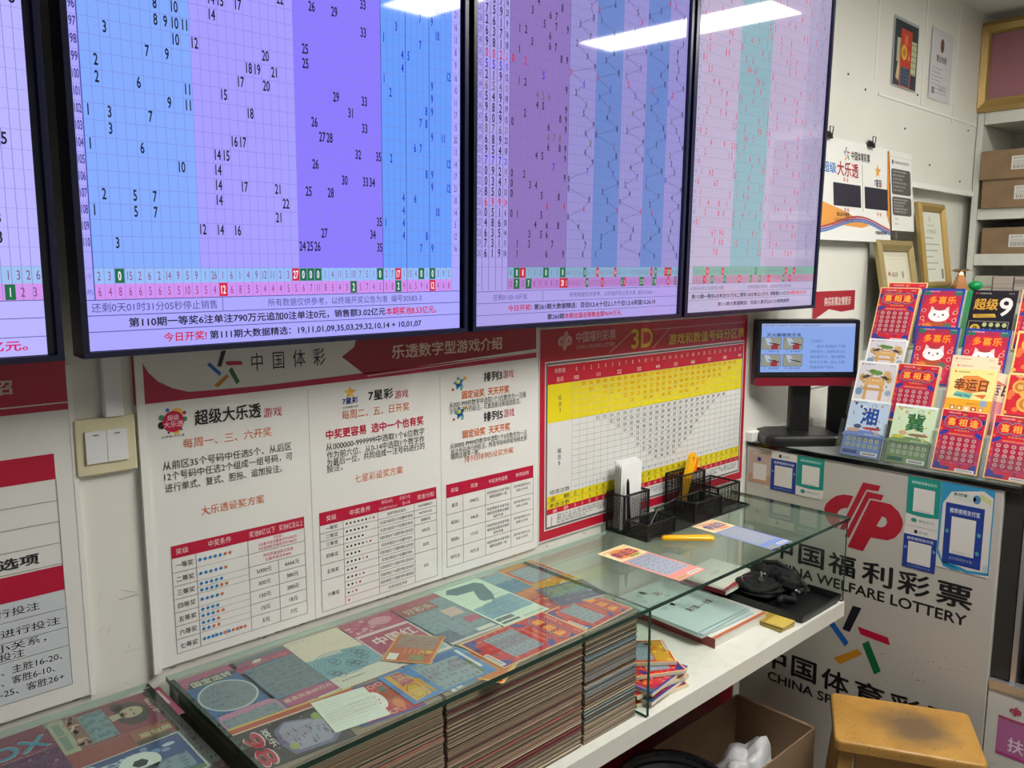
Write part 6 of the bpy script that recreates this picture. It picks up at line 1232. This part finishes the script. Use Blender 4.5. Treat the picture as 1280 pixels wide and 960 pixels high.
t = empty('receipt_printer', (2.522, -0.165, 1.0778)); tag(t, 'black boxy receipt printer behind the monitor stand', 'printer')
b = MB(); b.rbox(-0.072, 0.085, -0.105, 0.060, 0, 0.165, 0.018, top=0.02); bb = b.build('printer_body', M_black, t)
b = MB(); b.box(-0.04, 0.06, -0.06, -0.05, 0.1655, 0.170); b.build('paper_slot', M_blackgl, bb)
b = MB(); b.tube([(2.445, -0.235, 1.20), (2.438, -0.242, 1.14), (2.43, -0.25, 1.10), (2.42, -0.256, 1.083)], 0.003, 8); tag(b.build('power_cord', M_black), 'thin black cord hanging from the printer to the counter top', 'cord')

# ticket rack and its pads of tickets
LEAN = math.radians(20.4); RW, RHH = 0.112, 0.160
def slot(k, dx=0.0, dv=0.0): return (2.189 + 0.055 * k + dx, 1.0820 + 0.1005 * k + dv)
def leanM(x, u, z): return Matrix.Translation((x, -u, z)) @ Matrix(((0, math.sin(LEAN), -math.cos(LEAN), 0), (-1, 0, 0, 0), (0, math.cos(LEAN), math.sin(LEAN), 0), (0, 0, 0, 1)))
t = empty('ticket_rack', (2.30, -0.56, 1.0778)); tag(t, 'clear acrylic stepped ticket rack on the service counter', 'rack')
rowsU = [(0.281, 4), (0.270, 4), (0.268, 4), (0.266, 4)]
for k in range(4):
    for i in range(5):
        u = 0.278 + 0.1215 * i; x, z = slot(k); M = Matrix.Translation((-2.30, 0.56, -1.0778)) @ leanM(x, u, z)
        b = MB(); hb = 0.104
        b.box(-0.003, RW + 0.003, -0.001, 0.001, -0.006, 0.014, M=M)           # floor of the pocket
        b.box(-0.003, RW + 0.003, 0.001, hb, -0.0085, -0.0065, M=M)           # back
        if k == 0: b.box(-0.003, RW + 0.003, 0.001, 0.058, 0.0170, 0.0185, M=M)   # low front lip
        b.box(-0.004, -0.003, 0.001, 0.100, -0.0065, 0.0160, M=M); b.box(RW + 0.003, RW + 0.004, 0.001, 0.100, -0.0065, 0.0160, M=M)
        b.build('pocket', M_acryl, t)
def pad(k, u, painter, label, th=0.006, dx=0.0, dv=0.0, roll=0.0, side='#d8b888', w=RW - 0.004, h=RHH, off=0.0, up=0.0):
    x, z = slot(k, dx, dv); M = leanM(x, u + 0.002, z + 0.0015) @ Matrix.Translation((0, up, off)) @ Matrix.Rotation(roll, 4, 'Z')
    b = MB(); cv = CV((0, 0, th), (1, 0, 0), (0, 1, 0), (0, 0, 1), 0.00008, b)
    n = 4
    for j in range(n):
        s0, s1 = th * j / n, th * (j + 1) / n; c = lin(side if j % 2 else '#e6dcc4')
        b.box(0, w, 0, h, s0, s1, c, skip=('t',) if j == n - 1 else ())
    painter(cv, w, h)
    return tag(b.build('scratch_ticket', M_card, M=M), label, 'scratch ticket', 'tickets in the acrylic rack')
RR = 'in the acrylic rack'
pad(0, 0.284, p_blueview, 'blue scenic ticket, far left of the bottom row in the acrylic rack', side='#a8b8cc')
pad(0, 0.406, p_greenview, 'green scenic ticket right of the blue one, bottom row of the rack', side='#b8c8a8')
pad(0, 0.527, p_meet, 'red ticket with gold characters right of the green one, bottom row of the rack', 0.0150, side='#e6c272')
pad(0, 0.649, p_meet, 'red ticket with gold characters at the near end of the bottom row of the rack', 0.0150, side='#e6c272')
pad(1, 0.276, p_arch, 'white ticket with a stone archway, second row above the blue scenic ticket', side='#e4e0da')
pad(1, 0.387, p_meet, 'red ticket with gold characters beside the archway ticket, second row', 0.0150, side='#e6c272')
pad(1, 0.522, p_lucky, 'yellow Lucky Day ticket in the second row of the rack', off=0.0062)
pad(1, 0.523, p_blush, 'cream ticket peeping out above the yellow Lucky Day ticket', 0.0025, up=0.018, off=0.0033)
pad(1, 0.515, p_blush, 'cream ticket standing highest behind the yellow Lucky Day ticket', 0.002, up=0.037, off=0.0008)
pad(1, 0.552, p_blush, 'cream and pink ticket leaning out to the right behind the yellow one', 0.0009, up=0.010, off=-0.0012, roll=-0.16)
pad(1, 0.656, p_coin, 'red ticket with gold coins at the near end of the second row', 0.0140, side='#e8c468')
pad(2, 0.282, p_arch, 'second archway ticket half hidden behind the first, third row', side='#e4e0da', h=0.118)
pad(2, 0.409, p_happy, 'red ticket with a white cat in the third row, left of its twin', 0.0140, side='#2a4aa0')
pad(2, 0.531, p_happy, 'red ticket with a white cat in the third row, half covered by cream tickets', 0.0140, side='#2a4aa0')
pad(2, 0.653, p_coin, 'red and gold ticket at the near end of the third row', 0.0140)
pad(3, 0.279, p_meet, 'tall red ticket with gold characters at the far end of the top row', 0.0150, side='#e8c468')
pad(3, 0.287, p_meet, 'red ticket rising behind the tall one at the far end of the top row', 0.002, up=0.024, off=-0.0120)
pad(3, 0.396, p_happy, 'red ticket with a white cat in the top row of the rack', 0.0140, side='#2a4aa0')
pad(3, 0.521, p_nine, 'black ticket with a big silver nine in the top row', 0.006, side='#3a3430')
pad(3, 0.640, p_meet, 'red ticket at the near end of the top row beside the black one', 0.0150, side='#e8c468')

# ================================================================ below the worktop, stool, neighbouring cabinet
t = empty('cardboard_box', (1.752, -0.2575, 0.0005)); tag(t, 'open brown cardboard box on the floor under the worktop', 'box')
b = MB(); x0, x1, y0, y1, h, c = -0.192, 0.192, -0.1175, 0.1175, 0.400, 0.004
b.box(x0, x1, y0, y1, 0, c); b.box(x0, x1, y0, y0 + c, c, h); b.box(x0, x1, y1 - c, y1, c, h); b.box(x0, x0 + c, y0 + c, y1 - c, c, h); b.box(x1 - c, x1, y0 + c, y1 - c, c, h); b.build('box_walls', M_card_brown, t)
b = MB(); b.box(x1, x1 + 0.004, y0 + 0.004, y1 - 0.004, h - 0.095, h + 0.001); b.build('folded_flap', M_card_brown, t)
rnd = random.Random(12); ph = [rnd.uniform(0, 6.28) for _ in range(6)]
lump = lambda p: 1 + 0.14 * math.sin(6 * p.x + ph[0]) * math.cos(7 * p.y + ph[1]) + 0.10 * math.sin(13 * p.z + ph[2] + 4 * p.y)
b = MB(); b.ball((0, 0, 0.175), 0.125, 0.082, 0.170, 30, 20, lump=lump); tag(b.build('plastic_bag', M_plastic_bag, loc=(1.80, -0.265, 0.022)), 'crumpled white plastic bag inside the cardboard box', 'bag')
b = MB(); b.box(-0.03, 0.03, -0.0005, 0.0005, 0, 0.05); tag(b.build('paper_tag', M_trim, loc=(1.625, -0.33, 0.300), rot=(math.radians(25), math.radians(12), 0.5)), 'small white paper tag sticking up in the left of the cardboard box', 'paper')
t = empty('waste_bin', (1.425, -0.300, 0.0005)); tag(t, 'round dark waste bin under the worktop, only its rim in view', 'bin')
b = MB(); b.lathe([(0, 0), (0.095, 0), (0.122, 0.440), (0.126, 0.444), (0.119, 0.444), (0.092, 0.006), (0, 0.006)], n=36); bb = b.build('bin_body', mat('dark_bin_plastic', '#26262a', 0.4), t)
b = MB(); b.lathe([(0.117 + 0.002 * (k % 2), 0.30 + 0.012 * k) for k in range(13)] + [(0.128, 0.447), (0.131, 0.425), (0.129, 0.40)], n=36); b.build('bin_liner', mat('black_bin_liner', '#1b1c20', 0.25, bump=(40, 0.6)), bb)

# stool: seat corners on the floor plan
t = empty('wooden_stool', (1.950, -0.592, 0), (0, 0, math.radians(-61.5))); tag(t, 'worn varnished wooden stool before the lettered counter front', 'stool')
SZ = 0.500; hx, hy = 0.161, 0.116
b = MB(); b.rbox(-hx, hx, -hy, hy, SZ - 0.026, SZ, 0.014, top=0.008, seg=4)
M_seat = mat('worn_stool_seat', '#bf9148', 0.3, noise=(11, '#a67835', 0.3, 0.65), bump=(70, 0.12))
nt = M_seat.node_tree; bs = nt.nodes['Principled BSDF']; old = bs.inputs['Base Color'].links[0].from_socket
tc = nt.nodes.new('ShaderNodeTexCoord'); mp = nt.nodes.new('ShaderNodeVectorMath'); mp.operation = 'DISTANCE'; mp.inputs[1].default_value = (0.02, 0.0, SZ)
nz = nt.nodes.new('ShaderNodeTexNoise'); nz.inputs['Scale'].default_value = 16; nz.inputs['Detail'].default_value = 5
ad = nt.nodes.new('ShaderNodeMath'); ad.operation = 'MULTIPLY_ADD'; ad.inputs[1].default_value = 0.10
rp = nt.nodes.new('ShaderNodeValToRGB'); rp.color_ramp.elements[0].position = 0.07; rp.color_ramp.elements[1].position = 0.135; rp.color_ramp.elements[0].color = (0.8, 0.8, 0.8, 1); rp.color_ramp.elements[1].color = (0, 0, 0, 1)
mx = nt.nodes.new('ShaderNodeMix'); mx.data_type = 'RGBA'; mx.inputs[7].default_value = lin('#5a5044')
vor = nt.nodes.new('ShaderNodeTexVoronoi'); vor.inputs['Scale'].default_value = 60; vr = nt.nodes.new('ShaderNodeValToRGB'); vr.color_ramp.elements[0].position = 0.09; vr.color_ramp.elements[1].position = 0.16; vr.color_ramp.elements[0].color = (0.8, 0.8, 0.8, 1); vr.color_ramp.elements[1].color = (0, 0, 0, 1)
mx2 = nt.nodes.new('ShaderNodeMix'); mx2.data_type = 'RGBA'; mx2.inputs[7].default_value = lin('#6a4a22')
L_ = nt.links.new
L_(tc.outputs['Object'], mp.inputs[0]); L_(tc.outputs['Object'], nz.inputs['Vector']); L_(nz.outputs['Fac'], ad.inputs[0]); L_(mp.outputs['Value'], ad.inputs[2]); L_(ad.outputs[0], rp.inputs['Fac'])
L_(rp.outputs['Color'], mx.inputs[0]); L_(old, mx.inputs[6]); L_(tc.outputs['Object'], vor.inputs['Vector']); L_(vor.outputs['Distance'], vr.inputs['Fac']); L_(vr.outputs['Color'], mx2.inputs[0]); L_(mx.outputs[2], mx2.inputs[6]); L_(mx2.outputs[2], bs.inputs['Base Color'])
rp.color_ramp.elements[0].position = 0.09; rp.color_ramp.elements[1].position = 0.16
b.build('seat', M_seat, t)
for sx in (-1, 1):
    for sy in (-1, 1):
        b = MB(); a = (sx * (hx - 0.030), sy * (hy - 0.028)); f = (sx * (hx + 0.012), sy * (hy + 0.010)); r = 0.016
        vs = [(a[0] + i * r, a[1] + j * r, SZ - 0.0262) for i, j in ((-1, -1), (1, -1), (1, 1), (-1, 1))] + [(f[0] + i * r * .85, f[1] + j * r * .85, 0.0) for i, j in ((-1, -1), (1, -1), (1, 1), (-1, 1))]
        b.add(vs, [(0, 3, 2, 1), (4, 5, 6, 7), (0, 1, 5, 4), (1, 2, 6, 5), (2, 3, 7, 6), (3, 0, 4, 7)]); b.build('leg', M_wooddk, t)
for s in (-1, 1):
    b = MB(); b.box(-hx + 0.048, hx - 0.048, s * (hy - 0.026) - 0.009, s * (hy - 0.026) + 0.009, SZ - 0.085, SZ - 0.0265); b.build('apron', M_wooddk, t)
    b = MB(); b.box(s * (hx - 0.028) - 0.009, s * (hx - 0.028) + 0.009, -hy + 0.046, hy - 0.046, SZ - 0.085, SZ - 0.0265); b.build('apron', M_wooddk, t)
    b = MB(); b.box(-hx + 0.028, hx - 0.028, s * (hy - 0.008) - 0.010, s * (hy - 0.008) + 0.010, 0.17, 0.20); b.build('stretcher', M_wooddk, t)

# neighbouring display cabinet with the pink sign
t = empty('display_cabinet', (2.46, -1.03, 0)); tag(t, 'white display cabinet with an aluminium rail and a pink sign, at the right edge', 'cabinet')
g = lambda x: x - 2.46; gy = lambda y: y + 1.03
b = MB(); b.box(g(2.176), g(2.75), gy(-1.30), gy(-0.7045), 0, 0.562); b.build('base_unit', M_white, t)
b = MB(); b.box(g(2.172), g(2.20), gy(-1.30), gy(-0.7045), 0.5625, 0.585); b.build('rail', M_aluminium, t)
b = MB(); b.box(g(2.30), g(2.75), gy(-1.30), gy(-0.76), 0.5625, 1.05); b.box(g(2.20), g(2.75), gy(-0.760), gy(-0.745), 0.5625, 1.06); b.box(g(2.18), g(2.75), gy(-1.30), gy(-0.745), 1.06, 1.0765); b.build('display_case', M_dark, t)
b = MB(); b.box(g(2.185), g(2.195), gy(-0.757), gy(-0.746), 0.5855, 1.0595); b.build('corner_post', M_aluminium, t)
cv = CV((g(2.1755), gy(0), 0), (0, -1, 0), (0, 0, 1), (-1, 0, 0), 0.0003)
welfare_emblem(cv, 0.767, 0.518, 0.030, '#b8405a', 3); cv.rect(0.731, 0.93, 0.494, 0.499, '#b83a70', 2); cv.rect(0.731, 0.93, 0.405, 0.492, '#b86a9c', 2); cv.rect(0.731, 0.93, 0.398, 0.405, '#b83a88', 2)
cv.tx('扶贫济困', 0.756, 0.90, 0.414, 0.038, '#f0d8e8', 3, True); cv.mb.build('pink_sign', M_print, t)
def f_pack(top, low):
    def f(cv, w, h): cv.rect(0, w, 0, h, top, 0); cv.rect(0, w, 0, h * .55, low, 1); cv.rect(w * .1, w * .9, h * .6, h * .9, '#d8d4cc', 2); cv.tx('福彩', w * .15, w * .6, h * .2, h * .2, '#f0d8c8', 2, True)
    return f
for k, (z0, hh, c0, c1, lb) in enumerate(((0.588, 0.055, '#c8c4bc', '#b01c30', 'red lettered ticket pack lying on the rail shelf of the display cabinet'), (0.6435, 0.035, '#e0ddd6', '#dcd8d0', 'white ticket pack on top of the red one'), (0.679, 0.045, '#4a4a9c', '#5a50a8', 'blue violet ticket pack topmost on the pile in the display cabinet'))):
    b = MB(); cv = CV((0, 0, 0), (0, -1, 0), (0, 0, 1), (-1, 0, 0), 0.0003, b); b.box(0.0004, 0.07, -0.11, 0, 0, hh, lin(c1)); f_pack(c0, c1)(cv, 0.11, hh); tag(b.build('ticket_pack', M_card, loc=(2.212 + 0.004 * k, -0.772, z0)), lb, 'ticket pack', 'ticket packs in the display cabinet')
b = MB(); b.box(0, 0.06, -0.12, 0, 0, 0.16, lin('#6a4a3c')); cv = CV((-0.0004, 0, 0), (0, -1, 0), (0, 0, 1), (-1, 0, 0), 0.0003, b); cv.rect(0.004, 0.116, 0.004, 0.156, '#7c5244', 0); cv.rect(0.02, 0.1, 0.03, 0.06, '#a8785c', 1); tag(b.build('ticket_pack', M_card, loc=(2.225, -0.772, 0.727)), 'brown box standing above the ticket packs in the display cabinet', 'box')

# ================================================================ shelves in the far right corner
t = empty('storage_shelving', (4.09, -0.5, 0)); tag(t, 'white wall shelving in the far right corner with cartons and ticket bundles', 'shelf')
g = lambda x: x - 4.09; gy = lambda y: y + 0.5
for k, (z0, z1) in enumerate(((2.191, 2.240), (1.797, 1.842), (1.604, 1.652), (1.40, 1.445), (0.9, 0.945))):
    b = MB(); b.box(g(3.896), g(4.285), gy(-1.20), gy(-0.030), z0, z1); b.build('shelf_board', M_white, t)
b = MB(); b.box(g(3.893), g(4.285), gy(-0.028), gy(-0.004), 0, 2.239); b.build('upright', M_white, t)
b = MB(); b.box(g(3.893), g(4.285), gy(-1.226), gy(-1.202), 0, 2.239); b.build('upright', M_white, t)
b = MB(); b.box(g(4.286), g(4.297), gy(-1.226), gy(-0.004), 0, 2.239); b.build('back_board', M_trim, t)
def carton(y0, y1, z0, z1, x0, label, lab):
    t2 = empty('cardboard_carton', (x0 + 0.15, (y0 + y1) / 2, z0)); tag(t2, label, 'carton', 'cartons on the corner shelves'); w = (y1 - y0) / 2
    b = MB(); b.box(-0.15, 0.15, -w, w, 0, z1 - z0); b.build('carton_body', M_card_brown, t2)
    b = MB(); b.box(-0.1505, -0.1502, -w, w, (z1 - z0) * .93, (z1 - z0) * .94); b.build('lid_line', mat('cardboard_fold', '#6a4f36', 0.8), t2) if lab[0] is None else None
    u0, u1, v0, v1 = lab; cv = CV((-0.1504, -(y0 + y1) / 2 * 1.0, -z0), (0, -1, 0), (0, 0, 1), (-1, 0, 0), 0.0003)
    cv.O = Vector((-0.1504, 0, 0)); m = (y0 + y1) / 2; a0, a1 = u0 + m, u1 + m; c0, c1 = v0 - z0, v1 - z0
    cv.rect(a0, a1, c0, c1, '#d8d6d0', 0); cv.tx('福彩即开票', a0 + 0.006, a0 + (a1 - a0) * .6, c1 - 0.014, 0.009, '#7a7872', 1)
    for i in range(3): cv.rect(a0 + 0.006, a1 - 0.012, c1 - 0.022 - i * 0.006, c1 - 0.020 - i * 0.006, '#a09e98', 1)
    for i in range(12): cv.rect(a0 + 0.008 + i * 0.005, a0 + 0.0105 + i * 0.005 - (i % 3) * 0.0006, c0 + 0.004, c0 + 0.018, '#4a4844', 1)
    cv.mb.build('shipping_label', M_paper, t2)
carton(-0.50, -0.006 - 0.03, 1.9605, 2.078, 3.872, 'upper brown carton of the two stacked under the top shelf', (0.152, 0.235, 1.995, 2.050))
carton(-0.50, -0.045, 1.8425, 1.960, 3.882, 'lower brown carton of the two stacked under the top shelf', (0.168, 0.25, 1.875, 1.930))
carton(-0.48, -0.052, 1.6525, 1.762, 3.905, 'single brown carton on the shelf below the two stacked ones', (0.156, 0.24, 1.680, 1.732))
n = 0
for j, (y0, y1, col) in enumerate(((-0.106, -0.036, '#a8b8a4'), (-0.186, -0.110, '#b4a49c'), (-0.262, -0.190, '#b8aca6'))):
    for i in range(4):
        b = MB(); rnd = random.Random(j * 7 + i); z = 0
        for q in range(6): d = rnd.uniform(-0.002, 0.002); b.box(0.0, 0.13, -(y1 - y0) / 2 + d, (y1 - y0) / 2 + d, z, z + 0.0047, lin(rnd.choice([col, col, '#9c8e88', '#c4b8b0']))); z += 0.0047
        lay = ('bottom', 'second', 'third', 'topmost')[i]; place = ('greenish far pile', 'middle pile', 'near pile')[j]
        tag(b.build('ticket_bundle', M_card, loc=(3.905, (y0 + y1) / 2, 1.4455 + i * 0.0285)), lay + ' bundle of the ' + place + ' on the lowest visible corner shelf', 'ticket bundle', 'ticket bundles on the corner shelf')
t = empty('picture_frame', (3.894, -0.30, 2.2405), (0, math.radians(-1.0), 0)); tag(t, 'large gilt picture frame with a mauve picture, standing on the top of the corner shelving', 'picture frame')
b = MB(); w_, h_, f = 0.315, 0.362, 0.052
for a, c in (((-w_, 0), (w_, 0)), ((w_, 0), (w_, h_)), ((w_, h_), (-w_, h_)), ((-w_, h_), (-w_, 0))):
    inn = lambda p, d: (p[0] - math.copysign(d, p[0]), p[1] + (d if p[1] == 0 else -d))
    V = lambda p, x: (x, p[0], p[1])
    for d0, x0_, d1, x1_ in ((0, 0.02, 0, -0.006), (0, -0.006, f * .35, -0.018), (f * .35, -0.018, f * .8, -0.006), (f * .8, -0.006, f, -0.010), (f, -0.010, f, 0.006)):
        b.add([V(inn(a, d0), x0_), V(inn(c, d0), x0_), V(inn(c, d1), x1_), V(inn(a, d1), x1_)], [(0, 1, 2, 3)])
b.build('frame', M_gold, t)
b = MB(); b.box(0.0, 0.018, -w_ + 0.01, w_ - 0.01, 0.01, h_ - 0.01); b.build('picture', mat('mauve_print', '#b07478', 0.12, noise=(2.2, '#8f6078', 0.3, 0.7)), t)
